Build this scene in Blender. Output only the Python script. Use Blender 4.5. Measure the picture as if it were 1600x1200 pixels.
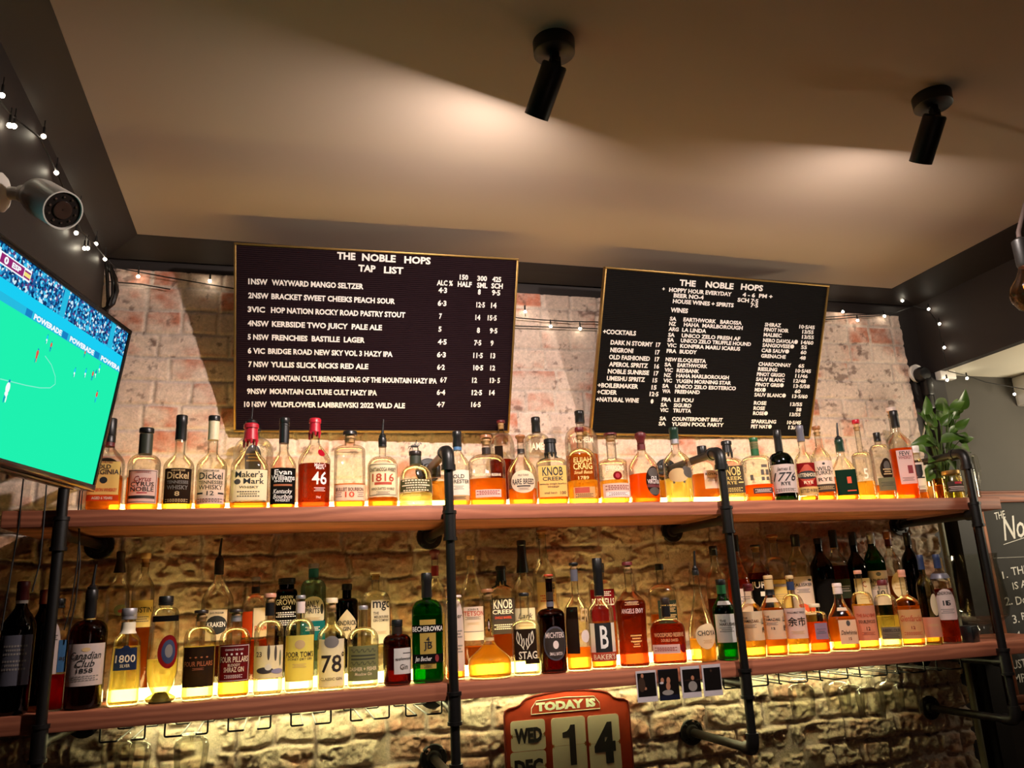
import bpy, bmesh, math, random
import numpy as np
from mathutils import Vector, Matrix

random.seed(7)
for o in list(bpy.data.objects):
    bpy.data.objects.remove(o)
SC = bpy.context.scene
COL = SC.collection

# ------------------------------------------------------------------ camera
FPX = 1251.21
RCAM = Matrix(((0.9616, -0.0274, -0.2731), (-0.2705, -0.2615, -0.9265), (-0.0461, 0.9648, -0.2588)))
CAMP = Vector((0.0, -2.9, 1.55))
cam_data = bpy.data.cameras.new('camera')
cam = bpy.data.objects.new('camera', cam_data)
COL.objects.link(cam)
cam_data.sensor_width = 36.0
cam_data.lens = FPX * 36.0 / 1600.0
cam_data.clip_start = 0.05
_q = RCAM.to_quaternion(); _q.normalize()
cam.rotation_mode = 'QUATERNION'
cam.location = CAMP
cam.rotation_quaternion = _q
SC.camera = cam
RC = _q.to_matrix()

# ------------------------------------------------------------------ view and world
SC.view_settings.view_transform = 'Standard'
SC.view_settings.look = 'None'
SC.view_settings.exposure = 0.0
SC.view_settings.gamma = 1.0
SC.view_settings.use_curve_mapping = False
SC.cycles.use_denoising = True
SC.cycles.max_bounces = 7
SC.cycles.diffuse_bounces = 3
SC.cycles.glossy_bounces = 3
SC.cycles.transmission_bounces = 4
SC.cycles.transparent_max_bounces = 40
SC.cycles.caustics_reflective = False
SC.cycles.caustics_refractive = False
SC.cycles.sample_clamp_indirect = 4.0
wd = bpy.data.worlds.new('bar_room_light')
SC.world = wd
wd.use_nodes = True
wd.node_tree.nodes['Background'].inputs[0].default_value = (1.0, 0.62, 0.46, 1)
wd.node_tree.nodes['Background'].inputs[1].default_value = 0.010

def light(name, kind, loc, energy, color, aim=None, **kw):
    d = bpy.data.lights.new(name, kind)
    d.energy = energy; d.color = color
    for k, v in kw.items():
        setattr(d, k, v)
    o = bpy.data.objects.new(name, d); COL.objects.link(o)
    o.location = loc
    if aim is not None:
        o.rotation_euler = (Vector(aim) - Vector(loc)).to_track_quat('-Z', 'Y').to_euler()
    return o

# added fill light behind the photographer, lamp of the adjoining room on the right
light('room_fill_light', 'POINT', (0.9, -3.9, 1.6), 2.2, (1.0, 0.66, 0.52), shadow_soft_size=0.12)
light('side_room_light', 'AREA', (3.7, -0.9, 1.95), 17.0, (1.0, 0.86, 0.62), aim=(3.6, -0.35, 2.4), size=0.35)

# ------------------------------------------------------------------ picture -> place
def ray(px):
    return RC @ Vector((px[0] - 800.0, -(px[1] - 600.0), -FPX))
def onY(px, y):
    r = ray(px); return CAMP + r * ((y - CAMP.y) / r.y)
def onZ(px, z):
    r = ray(px); return CAMP + r * ((z - CAMP.z) / r.z)
def onX(px, x):
    r = ray(px); return CAMP + r * ((x - CAMP.x) / r.x)
def onPlane(px, P, n):
    r = ray(px); return CAMP + r * ((P - CAMP).dot(n) / r.dot(n))

# ------------------------------------------------------------------ materials
def lin(c):
    def f(v):
        v /= 255.0
        return v / 12.92 if v <= 0.04045 else ((v + 0.055) / 1.055) ** 2.4
    return tuple(f(v) for v in c)
MATS = {}
def newmat(name):
    m = bpy.data.materials.new(name); m.use_nodes = True
    nt = m.node_tree
    for n in list(nt.nodes): nt.nodes.remove(n)
    out = nt.nodes.new('ShaderNodeOutputMaterial')
    return m, nt, out
def N(nt, t, **kw):
    n = nt.nodes.new(t)
    for k, v in kw.items():
        if isinstance(k, str) and hasattr(n, k): setattr(n, k, v)
    return n
def pbr(name, rgb, rough=0.5, metal=0.0, noise=0.12, scale=40.0, bump=0.0, spec=0.5, rgb2=None):
    """plain surface with a little procedural mottling"""
    if name in MATS: return MATS[name]
    m, nt, out = newmat(name)
    b = nt.nodes.new('ShaderNodeBsdfPrincipled')
    c = lin(rgb)
    tc = nt.nodes.new('ShaderNodeTexCoord')
    nz = nt.nodes.new('ShaderNodeTexNoise'); nz.inputs['Scale'].default_value = scale; nz.inputs['Detail'].default_value = 4
    nt.links.new(tc.outputs['Object'], nz.inputs['Vector'])
    mx = nt.nodes.new('ShaderNodeMix'); mx.data_type = 'RGBA'
    c2 = lin(rgb2) if rgb2 else tuple(v * (1 - noise) for v in c)
    c1 = c if rgb2 else tuple(min(1, v * (1 + noise)) for v in c)
    mx.inputs[6].default_value = (*c1, 1); mx.inputs[7].default_value = (*c2, 1)
    nt.links.new(nz.outputs['Fac'], mx.inputs[0])
    nt.links.new(mx.outputs[2], b.inputs['Base Color'])
    b.inputs['Roughness'].default_value = rough
    b.inputs['Metallic'].default_value = metal
    b.inputs['Specular IOR Level'].default_value = spec
    if bump:
        bp = nt.nodes.new('ShaderNodeBump'); bp.inputs['Strength'].default_value = bump; bp.inputs['Distance'].default_value = 0.004
        nt.links.new(nz.outputs['Fac'], bp.inputs['Height']); nt.links.new(bp.outputs[0], b.inputs['Normal'])
    nt.links.new(b.outputs[0], out.inputs[0])
    MATS[name] = m
    return m
def emit(name, rgb, strength, linear=False):
    if name in MATS: return MATS[name]
    m, nt, out = newmat(name)
    e = nt.nodes.new('ShaderNodeEmission')
    e.inputs[0].default_value = (*(rgb if linear else lin(rgb)), 1); e.inputs[1].default_value = strength
    nt.links.new(e.outputs[0], out.inputs[0]); MATS[name] = m
    return m
def paper(rgb, trans=0.35):
    """label stock: diffuse, lets some light through from behind"""
    name = 'label_paper_%d_%d_%d' % rgb
    if name in MATS: return MATS[name]
    m, nt, out = newmat(name)
    c = (*lin(rgb), 1)
    d = nt.nodes.new('ShaderNodeBsdfDiffuse'); d.inputs[0].default_value = c
    t = nt.nodes.new('ShaderNodeBsdfTranslucent'); t.inputs[0].default_value = c
    nz = nt.nodes.new('ShaderNodeTexNoise'); nz.inputs['Scale'].default_value = 90
    mp = nt.nodes.new('ShaderNodeMapRange'); mp.inputs['To Min'].default_value = trans * 0.8; mp.inputs['To Max'].default_value = trans * 1.2
    nt.links.new(nz.outputs['Fac'], mp.inputs['Value'])
    mx = nt.nodes.new('ShaderNodeMixShader')
    nt.links.new(mp.outputs[0], mx.inputs[0]); nt.links.new(d.outputs[0], mx.inputs[1]); nt.links.new(t.outputs[0], mx.inputs[2])
    nt.links.new(mx.outputs[0], out.inputs[0]); MATS[name] = m
    return m
def glass(tint, edge=0.45, name=None, refl=1.0):
    """thin container glass: clear at the middle, darker and shinier towards its rims"""
    name = name or 'glass_%d_%d_%d_%d' % (*tint, int(edge * 100))
    if name in MATS: return MATS[name]
    m, nt, out = newmat(name)
    lw = nt.nodes.new('ShaderNodeLayerWeight'); lw.inputs[0].default_value = 0.5
    pw = nt.nodes.new('ShaderNodeMath'); pw.operation = 'POWER'; pw.inputs[1].default_value = 2.6
    nt.links.new(lw.outputs['Facing'], pw.inputs[0])
    c = lin(tint)
    mx = nt.nodes.new('ShaderNodeMix'); mx.data_type = 'RGBA'
    mx.inputs[6].default_value = (*c, 1); mx.inputs[7].default_value = (*(v * edge for v in c), 1)
    nt.links.new(pw.outputs[0], mx.inputs[0])
    t = nt.nodes.new('ShaderNodeBsdfTransparent'); nt.links.new(mx.outputs[2], t.inputs[0])
    g = nt.nodes.new('ShaderNodeBsdfGlossy'); g.inputs[0].default_value = (refl, refl, refl, 1); g.inputs['Roughness'].default_value = 0.055
    nz = nt.nodes.new('ShaderNodeTexNoise'); nz.inputs['Scale'].default_value = 22; nz.inputs['Detail'].default_value = 2
    bp = nt.nodes.new('ShaderNodeBump'); bp.inputs['Strength'].default_value = 0.05; bp.inputs['Distance'].default_value = 0.01
    nt.links.new(nz.outputs['Fac'], bp.inputs['Height']); nt.links.new(bp.outputs[0], g.inputs['Normal'])
    fr = nt.nodes.new('ShaderNodeFresnel'); fr.inputs[0].default_value = 1.5
    ms = nt.nodes.new('ShaderNodeMixShader')
    fm = nt.nodes.new('ShaderNodeMath'); fm.operation = 'MULTIPLY'; fm.inputs[1].default_value = 0.6 * refl; nt.links.new(fr.outputs[0], fm.inputs[0])
    nt.links.new(fm.outputs[0], ms.inputs[0]); nt.links.new(t.outputs[0], ms.inputs[1]); nt.links.new(g.outputs[0], ms.inputs[2])
    nt.links.new(ms.outputs[0], out.inputs[0]); MATS[name] = m
    return m
LIQ = {'amber': ((0.84, 0.31, 0.045), 0.66), 'dark': ((0.40, 0.06, 0.015), 0.72), 'gold': ((0.96, 0.56, 0.10), 0.72), 'orange': ((0.95, 0.22, 0.02), 0.5),
       'yellow': ((0.97, 0.84, 0.34), 0.80), 'pale': ((0.97, 0.86, 0.42), 0.75), 'clear': ((0.98, 0.92, 0.62), 0.85), 'red': ((0.75, 0.012, 0.015), 0.5), 'brown': ((0.25, 0.05, 0.015), 0.5),
       'green': ((0.10, 0.62, 0.05), 0.6)}
def liquid(kind):
    name = 'spirit_' + kind
    if name in MATS: return MATS[name]
    c, tr = LIQ[kind]
    m, nt, out = newmat(name)
    t = nt.nodes.new('ShaderNodeBsdfTransparent'); t.inputs[0].default_value = (*(v ** 0.6 for v in c), 1)
    s = nt.nodes.new('ShaderNodeBsdfTranslucent'); s.inputs[0].default_value = (*c, 1)
    lw = nt.nodes.new('ShaderNodeLayerWeight'); lw.inputs[0].default_value = 0.4
    mp = nt.nodes.new('ShaderNodeMapRange'); mp.inputs['To Min'].default_value = 1 - tr; mp.inputs['To Max'].default_value = min(1.0, 1.45 - tr)
    nt.links.new(lw.outputs['Facing'], mp.inputs['Value'])
    ms = nt.nodes.new('ShaderNodeMixShader')
    nt.links.new(mp.outputs[0], ms.inputs[0]); nt.links.new(t.outputs[0], ms.inputs[1]); nt.links.new(s.outputs[0], ms.inputs[2])
    nt.links.new(ms.outputs[0], out.inputs[0]); MATS[name] = m
    return m

M_BLACK = pbr('black_painted_steel', (22, 20, 19), 0.42, 0.0, 0.2, 60, 0.05)
M_PIPE = pbr('black_iron_pipe', (17, 15, 14), 0.40, 0.0, 0.25, 80, 0.08, spec=.4)
M_DARKP = pbr('dark_brown_wall_paint', (38, 30, 28), 0.6, 0.0, 0.10, 9, 0.03)
M_CEIL = pbr('off_white_ceiling_paint', (186, 168, 152), 0.8, 0.0, 0.03, 3, 0.02)
M_GREY = pbr('grey_wall_paint', (66, 62, 56), 0.7, 0.0, 0.12, 6, 0.03)
M_WHITE = pbr('white_plaster', (225, 218, 200), 0.6, 0.0, 0.03, 8)
M_WPLAS = pbr('white_plastic', (232, 226, 218), 0.4, 0.0, 0.03, 30)
M_BPLAS = pbr('black_plastic', (18, 17, 18), 0.35, 0.0, 0.1, 30)
M_SLATE = pbr('chalkboard_paint', (52, 51, 48), 0.8, 0.0, 0.2, 5)
M_CHALK = pbr('white_chalk', (225, 222, 212), 0.9, 0.0, 0.2, 120)
M_INKW = pbr('white_plastic_letters', (238, 232, 228), 0.5, 0.0, 0.02, 30)
M_CORK = pbr('cork', (196, 152, 104), 0.8, 0.0, 0.25, 120)
M_BRASS = pbr('brushed_gold_metal', (150, 118, 66), 0.42, 0.8, 0.15, 60)
M_LED = emit('led_diffuser_warm', (1.0, 0.72, 0.20), 20.0, True)
M_LEDL = emit('led_diffuser_warm_bright', (1.0, 0.78, 0.25), 23.0, True)
M_LEDU = emit('led_diffuser_pale', (1.0, 0.93, 0.46), 36.0, True)
M_BULB = emit('fairy_bulb_glow', (1.0, 0.88, 0.66), 36.0, True)
PAL = {'black': (24, 22, 22), 'cream': (236, 214, 176), 'white': (235, 228, 220), 'pinkw': (228, 206, 196), 'dkbrown': (44, 32, 26), 'olive': (84, 84, 58), 'dkolive': (52, 56, 44),
       'navy': (40, 52, 84), 'maroon': (98, 26, 30), 'red': (176, 26, 44), 'wine': (128, 28, 30), 'green': (34, 92, 52), 'dkgreen': (26, 52, 38), 'orange': (232, 128, 40), 'gold': (206, 168, 84),
       'teal': (30, 112, 120), 'copper': (168, 92, 50), 'silver': (168, 164, 168), 'grey': (120, 112, 106), 'wood': (150, 96, 58), 'pinkcork': (214, 150, 122), 'brick': (178, 64, 36),
       'blue': (70, 110, 150), 'yellow': (240, 220, 110), 'tan': (206, 170, 116), 'pcream': (240, 226, 196), 'ored': (206, 72, 30), 'ltgold': (240, 208, 120), 'slate': (96, 94, 104), 'taupe': (78, 68, 60), 'sage': (120, 122, 92), 'lilac': (150, 140, 160)}
def capmat(c, rough=0.35):
    return pbr('cap_' + c, PAL[c], rough, 0.6 if c == 'silver' else 0.0, 0.12, 80)
def ink(c):
    return pbr('ink_' + c, PAL[c], 0.6, 0.0, 0.05, 60)
def wood(name, a, b, axis=0, scale=1.0):
    if name in MATS: return MATS[name]
    m, nt, out = newmat(name)
    p = nt.nodes.new('ShaderNodeBsdfPrincipled'); p.inputs['Roughness'].default_value = 0.55
    tc = nt.nodes.new('ShaderNodeTexCoord'); mp = nt.nodes.new('ShaderNodeMapping')
    sc = [9.0 * scale] * 3; sc[axis] = 0.9 * scale
    mp.inputs['Scale'].default_value = sc
    nt.links.new(tc.outputs['Object'], mp.inputs[0])
    nz = nt.nodes.new('ShaderNodeTexNoise'); nz.inputs['Scale'].default_value = 1.6; nz.inputs['Detail'].default_value = 3
    wv = nt.nodes.new('ShaderNodeTexWave'); wv.inputs['Scale'].default_value = 1.5; wv.inputs['Distortion'].default_value = 9.0; wv.inputs['Detail'].default_value = 3; wv.bands_direction = 'Z'
    fn = nt.nodes.new('ShaderNodeTexNoise'); fn.inputs['Scale'].default_value = 26.0; fn.inputs['Detail'].default_value = 2
    for n in (nz, wv, fn): nt.links.new(mp.outputs[0], n.inputs['Vector'])
    ad = nt.nodes.new('ShaderNodeMath'); ad.operation = 'MULTIPLY_ADD'; ad.inputs[1].default_value = 0.45
    nt.links.new(wv.outputs['Fac'], ad.inputs[0]); nt.links.new(nz.outputs['Fac'], ad.inputs[2])
    ad2 = nt.nodes.new('ShaderNodeMath'); ad2.operation = 'MULTIPLY_ADD'; ad2.inputs[1].default_value = 0.25
    nt.links.new(fn.outputs['Fac'], ad2.inputs[0]); nt.links.new(ad.outputs[0], ad2.inputs[2])
    cr = nt.nodes.new('ShaderNodeValToRGB')
    cr.color_ramp.elements[0].position = 0.45; cr.color_ramp.elements[0].color = (*lin(a), 1)
    cr.color_ramp.elements[1].position = 1.05; cr.color_ramp.elements[1].color = (*lin(b), 1)
    nt.links.new(ad2.outputs[0], cr.inputs[0]); nt.links.new(cr.outputs[0], p.inputs['Base Color'])
    bp = nt.nodes.new('ShaderNodeBump'); bp.inputs['Strength'].default_value = 0.12; bp.inputs['Distance'].default_value = 0.003
    nt.links.new(fn.outputs['Fac'], bp.inputs['Height']); nt.links.new(bp.outputs[0], p.inputs['Normal'])
    nt.links.new(p.outputs[0], out.inputs[0]); MATS[name] = m
    return m
M_SHELF = wood('pale_pine_board', (188, 116, 84), (146, 84, 60), 0)
M_FRAMEW = wood('red_brown_timber', (150, 84, 52), (92, 44, 26), 0)

# ------------------------------------------------------------------ mesh helpers
class MB:
    """collects shapes; build() links them as one mesh object"""
    def __init__(s): s.v = []; s.f = []; s.mi = []; s.cur = 0
    def add(s, vs, fs):
        o = len(s.v); s.v += [tuple(v) for v in vs]; s.f += [tuple(i + o for i in f) for f in fs]; s.mi += [s.cur] * len(fs)
    def box(s, lo, hi, M=None):
        x0, y0, z0 = lo; x1, y1, z1 = hi
        vs = [Vector(p) for p in ((x0, y0, z0), (x1, y0, z0), (x1, y1, z0), (x0, y1, z0), (x0, y0, z1), (x1, y0, z1), (x1, y1, z1), (x0, y1, z1))]
        if M: vs = [M @ v for v in vs]
        s.add(vs, [(0, 3, 2, 1), (4, 5, 6, 7), (0, 1, 5, 4), (1, 2, 6, 5), (2, 3, 7, 6), (3, 0, 4, 7)])
    def bbox(s, lo, hi, b=0.003, M=None):
        """box with chamfered edges"""
        x0, y0, z0 = lo; x1, y1, z1 = hi
        bm = bmesh.new()
        bmesh.ops.create_cube(bm, size=1)
        for v in bm.verts:
            v.co = Vector((x0 + (v.co.x + .5) * (x1 - x0), y0 + (v.co.y + .5) * (y1 - y0), z0 + (v.co.z + .5) * (z1 - z0)))
        bmesh.ops.bevel(bm, geom=bm.edges[:], offset=b, segments=2, affect='EDGES', profile=0.5)
        s.bm(bm, M)
    def bm(s, bm, M=None):
        bm.verts.index_update()
        s.add([(M @ v.co) if M else v.co.copy() for v in bm.verts], [[v.index for v in f.verts] for f in bm.faces])
        bm.free()
    def lathe(s, prof, seg=24, M=None, caps=True, nsq=2.0, flat=1.0):
        """prof: (z, r) list; nsq superellipse exponent; flat = depth/width"""
        vs = []; fs = []
        sec = section(nsq, seg)
        for z, r in prof:
            for (a, b) in sec: vs.append(Vector((a * r, b * r * flat, z)))
        n = len(prof)
        for i in range(n - 1):
            for j in range(seg):
                k = (j + 1) % seg
                fs.append((i * seg + j, i * seg + k, (i + 1) * seg + k, (i + 1) * seg + j))
        if caps:
            fs.append(tuple(range(seg - 1, -1, -1))); fs.append(tuple((n - 1) * seg + j for j in range(seg)))
        if M: vs = [M @ v for v in vs]
        s.add(vs, fs)
    def tube(s, pts, r, seg=10, caps=True, close=False):
        pts = [Vector(p) for p in pts]; n = len(pts); vs = []; fs = []
        prev = None
        for i, p in enumerate(pts):
            t = (pts[min(i + 1, n - 1)] - pts[max(i - 1, 0)])
            t = t.normalized() if t.length > 1e-9 else Vector((0, 0, 1))
            if prev is None:
                u = t.orthogonal().normalized()
            else:
                u = (prev - t * prev.dot(t)); u = u.normalized() if u.length > 1e-6 else t.orthogonal().normalized()
            prev = u; w = t.cross(u)
            rr = r[i] if isinstance(r, (list, tuple)) else r
            for j in range(seg):
                a = 2 * math.pi * j / seg
                vs.append(p + (u * math.cos(a) + w * math.sin(a)) * rr)
        for i in range(n - 1):
            for j in range(seg):
                k = (j + 1) % seg
                fs.append((i * seg + j, i * seg + k, (i + 1) * seg + k, (i + 1) * seg + j))
        if caps:
            fs.append(tuple(range(seg - 1, -1, -1))); fs.append(tuple((n - 1) * seg + j for j in range(seg)))
        s.add(vs, fs)
    def ball(s, c, r, seg=10, rings=6, M=None):
        prof = [(-r * math.cos(math.pi * i / rings), max(1e-5, r * math.sin(math.pi * i / rings))) for i in range(rings + 1)]
        s.lathe(prof, seg, Matrix.Translation(c) @ (M or Matrix()))
    def build(s, name, mats, parent=None, smooth=True, angle=40):
        me = bpy.data.meshes.new(name)
        me.from_pydata(s.v, [], s.f)
        if not isinstance(mats, (list, tuple)): mats = [mats]
        for m in mats: me.materials.append(m)
        if len(mats) > 1: me.polygons.foreach_set('material_index', s.mi)
        me.update()
        if smooth:
            me.polygons.foreach_set('use_smooth', [True] * len(me.polygons))
            try: me.set_sharp_from_angle(angle=math.radians(angle))
            except Exception: pass
        o = bpy.data.objects.new(name, me); COL.objects.link(o)
        if parent is not None: o.parent = parent
        return o
_SEC = {}
def section(n, seg):
    k = (n, seg)
    if k not in _SEC:
        out = []
        for j in range(seg):
            a = 2 * math.pi * j / seg - math.pi / 2
            c, s_ = math.cos(a), math.sin(a)
            d = (abs(c) ** n + abs(s_) ** n) ** (-1.0 / n)
            out.append((c * d, s_ * d))
        _SEC[k] = out
    return _SEC[k]
def arc(a, b, c, r=0.02, k=5):
    """rounded corner at b between a and c"""
    a, b, c = Vector(a), Vector(b), Vector(c)
    p = b + (a - b).normalized() * r; q = b + (c - b).normalized() * r
    return [p * (1 - t) ** 2 + b * 2 * t * (1 - t) + q * t * t for t in [i / k for i in range(k + 1)]]
def path(pts, r=0.02):
    out = [Vector(pts[0])]
    for i in range(1, len(pts) - 1): out += arc(pts[i - 1], pts[i], pts[i + 1], r)
    return out + [Vector(pts[-1])]
def tag(o, label=None, cat=None, group=None, kind=None):
    if label: o['label'] = label
    if cat: o['category'] = cat
    if group: o['group'] = group
    if kind: o['kind'] = kind
    return o
def empty(name, loc, rz=0.0, M=None):
    o = bpy.data.objects.new(name, None); COL.objects.link(o)
    o.empty_display_size = 0.02
    if M is not None: o.matrix_world = M
    else: o.location = loc; o.rotation_euler = (0, 0, rz)
    return o
# text -> flat mesh normalised to a unit box
_TXT = {}
_CAP = {}
def textmesh(t, bold=0.02, shear=0.0):
    k = (t, bold, shear)
    if k not in _TXT:
        cu = bpy.data.curves.new('lettering', 'FONT'); cu.body = t; cu.size = 1.0; cu.resolution_u = 2; cu.offset = bold; cu.shear = shear
        ob = bpy.data.objects.new('lettering', cu); COL.objects.link(ob)
        bpy.context.view_layer.update()
        me = bpy.data.meshes.new_from_object(ob.evaluated_get(bpy.context.evaluated_depsgraph_get()))
        vs = [v.co.copy() for v in me.vertices]; fs = [tuple(p.vertices) for p in me.polygons]
        bpy.data.objects.remove(ob); bpy.data.curves.remove(cu); bpy.data.meshes.remove(me)
        if vs:
            x0 = min(v.x for v in vs); x1 = max(v.x for v in vs); y0 = min(v.y for v in vs); y1 = max(v.y for v in vs)
            if t == 'H': _CAP[bold] = y1
            elif any(ch.isupper() or ch.isdigit() for ch in t):
                if bold not in _CAP: textmesh('H', bold)
                y0, y1 = -bold, _CAP[bold]
            w = max(x1 - x0, 1e-6); h = max(y1 - y0, 1e-6)
            vs = [((v.x - x0) / w - .5, (v.y - y0) / h - .5) for v in vs]
            _TXT[k] = (vs, fs, w / h)
        else: _TXT[k] = ([], [], 1.0)
    return _TXT[k]
def text_on(mb, t, O, U, V, u0, u1, vc, h, off=0.0, bold=0.02, shear=0.0):
    """text in the plane O + u U + v V"""
    vs, fs, asp = textmesh(t, bold, shear)
    n = U.cross(V).normalized()
    mb.add([O + U * ((u0 + u1) / 2 + a * (u1 - u0)) + V * (vc + b * h) + n * off for a, b in vs], fs)
def refine(pts, faces, step):
    """split 2-D faces into triangles no wider than step, so that they can follow a curved surface"""
    out = []
    def cut(a, b, c, k):
        e = sorted(((abs(a[0] - b[0]), 0), (abs(b[0] - c[0]), 1), (abs(c[0] - a[0]), 2)))[-1]
        if e[0] <= step or k > 7: out.append((a, b, c)); return
        if e[1] == 1: a, b, c = b, c, a
        elif e[1] == 2: a, b, c = c, a, b
        m = ((a[0] + b[0]) / 2, (a[1] + b[1]) / 2)
        cut(a, m, c, k + 1); cut(m, b, c, k + 1)
    for f in faces:
        for i in range(1, len(f) - 1): cut(pts[f[0]], pts[f[i]], pts[f[i + 1]], 0)
    return [p for t in out for p in t], [(3 * i, 3 * i + 1, 3 * i + 2) for i in range(len(out))]
def poly_on(mb, pts, O, U, V, off):
    n = U.cross(V).normalized()
    mb.add([O + U * a + V * b + n * off for a, b in pts], [tuple(range(len(pts)))])
# ================================================================== the room
HC = 2.835                       # ceiling
XL, XR = -0.62, 2.90             # side beams
CL, CR, CB = -0.507, 2.65, -0.10 # edges of the pale ceiling field
YF = -4.2
def struct(mb, name, m, **kw):
    o = mb.build(name, m, None, **kw); o['kind'] = 'structure'; return o
b = MB(); b.box((CL, YF, HC), (CR, CB, HC + 0.06)); struct(b, 'ceiling', M_CEIL, smooth=False)
# shallow dark raking border between the ceiling field and the walls
def border(name, quad):
    b = MB(); q = [Vector(p) for p in quad]; up = Vector((0, 0, 0.10))
    b.add(q + [p + up for p in q], [(0, 1, 2, 3), (7, 6, 5, 4), (0, 4, 5, 1), (1, 5, 6, 2), (2, 6, 7, 3), (3, 7, 4, 0)])
    struct(b, name, M_DARKP, smooth=False)
ZS = 2.782
border('trim_left', [(CL, YF, HC - .002), (CL, CB, HC - .002), (XL, 0.0, ZS), (XL, YF, ZS)])
border('trim_back', [(CL, CB, HC - .002), (CR, CB, HC - .002), (XR - .04, 0.0, 2.80), (XL, 0.0, ZS)])
border('trim_right', [(CR, CB, HC - .002), (CR, YF, HC - .002), (XR - .04, YF, 2.80), (XR - .04, 0.0, 2.80)])
# dark painted back wall (strip over the bricks, right hand end) and side walls
b = MB(); b.box((-1.6, 0.016, 0), (5.2, 0.12, 2.95)); struct(b, 'wall_back', M_DARKP, smooth=False)
b = MB(); b.box((XL - 0.18, YF, 2.10), (XL, 0.016, 2.95)); struct(b, 'wall_left', M_DARKP, smooth=False)
b = MB(); b.box((-1.7, YF, 0), (-1.6, 0.12, 2.95)); struct(b, 'wall_left_recess', pbr('dark_grey_paint', (58, 56, 54), 0.6, 0, .1, 8), smooth=False)
b = MB(); b.box((-1.6, YF, 2.20), (XL - 0.18, 0.016, 2.30)); struct(b, 'trim_recess_head', M_DARKP, smooth=False)
b = MB(); b.box((XR - .04, YF, 2.462), (XR, 0.016, 2.95)); struct(b, 'wall_right', M_DARKP, smooth=False)
b = MB(); b.box((2.84, -0.033, 0), (2.915, 0.016, 2.462)); struct(b, 'trim_corner_post', pbr('near_black_paint', (26, 21, 20), .6, 0, .1, 9), smooth=False)
b = MB(); b.box((XR, -2.2, 2.462), (5.2, 0.016, 2.56)); struct(b, 'ceiling_side_room', M_WHITE, smooth=False)
b = MB(); b.box((-1.7, YF - .1, -0.1), (5.3, 0.12, 0)); struct(b, 'floor', pbr('dark_floor_boards', (70, 52, 40), 0.6, 0, .3, 5), smooth=False)
b = MB(); b.box((2.915, 0.0, 1.90), (5.2, 0.018, 2.462)); struct(b, 'wall_panel_grey', M_GREY, smooth=False)

# ---------------------------------------------------------------- brick wall (real relief)
_rng = np.random.RandomState(3)
def vnoise(x, y, seed):
    xi = np.floor(x).astype(int); yi = np.floor(y).astype(int); fx = x - xi; fy = y - yi
    fx = fx * fx * (3 - 2 * fx); fy = fy * fy * (3 - 2 * fy)
    T = np.random.RandomState(seed).rand(256, 256)
    g = lambda a, c: T[a % 256, c % 256]
    return (g(xi, yi) * (1 - fx) + g(xi + 1, yi) * fx) * (1 - fy) + (g(xi, yi + 1) * (1 - fx) + g(xi + 1, yi + 1) * fx) * fy
def fbm(x, y, seed, octv=4):
    s = 0; a = 1.0; t = 0
    for k in range(octv):
        s = s + a * vnoise(x * 2 ** k + 17.3 * k, y * 2 ** k + 5.1 * k, seed + k); t += a; a *= 0.55
    return s / t
def sstep(a, b_, x):
    t = np.clip((x - a) / (b_ - a), 0, 1); return t * t * (3 - 2 * t)
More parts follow.
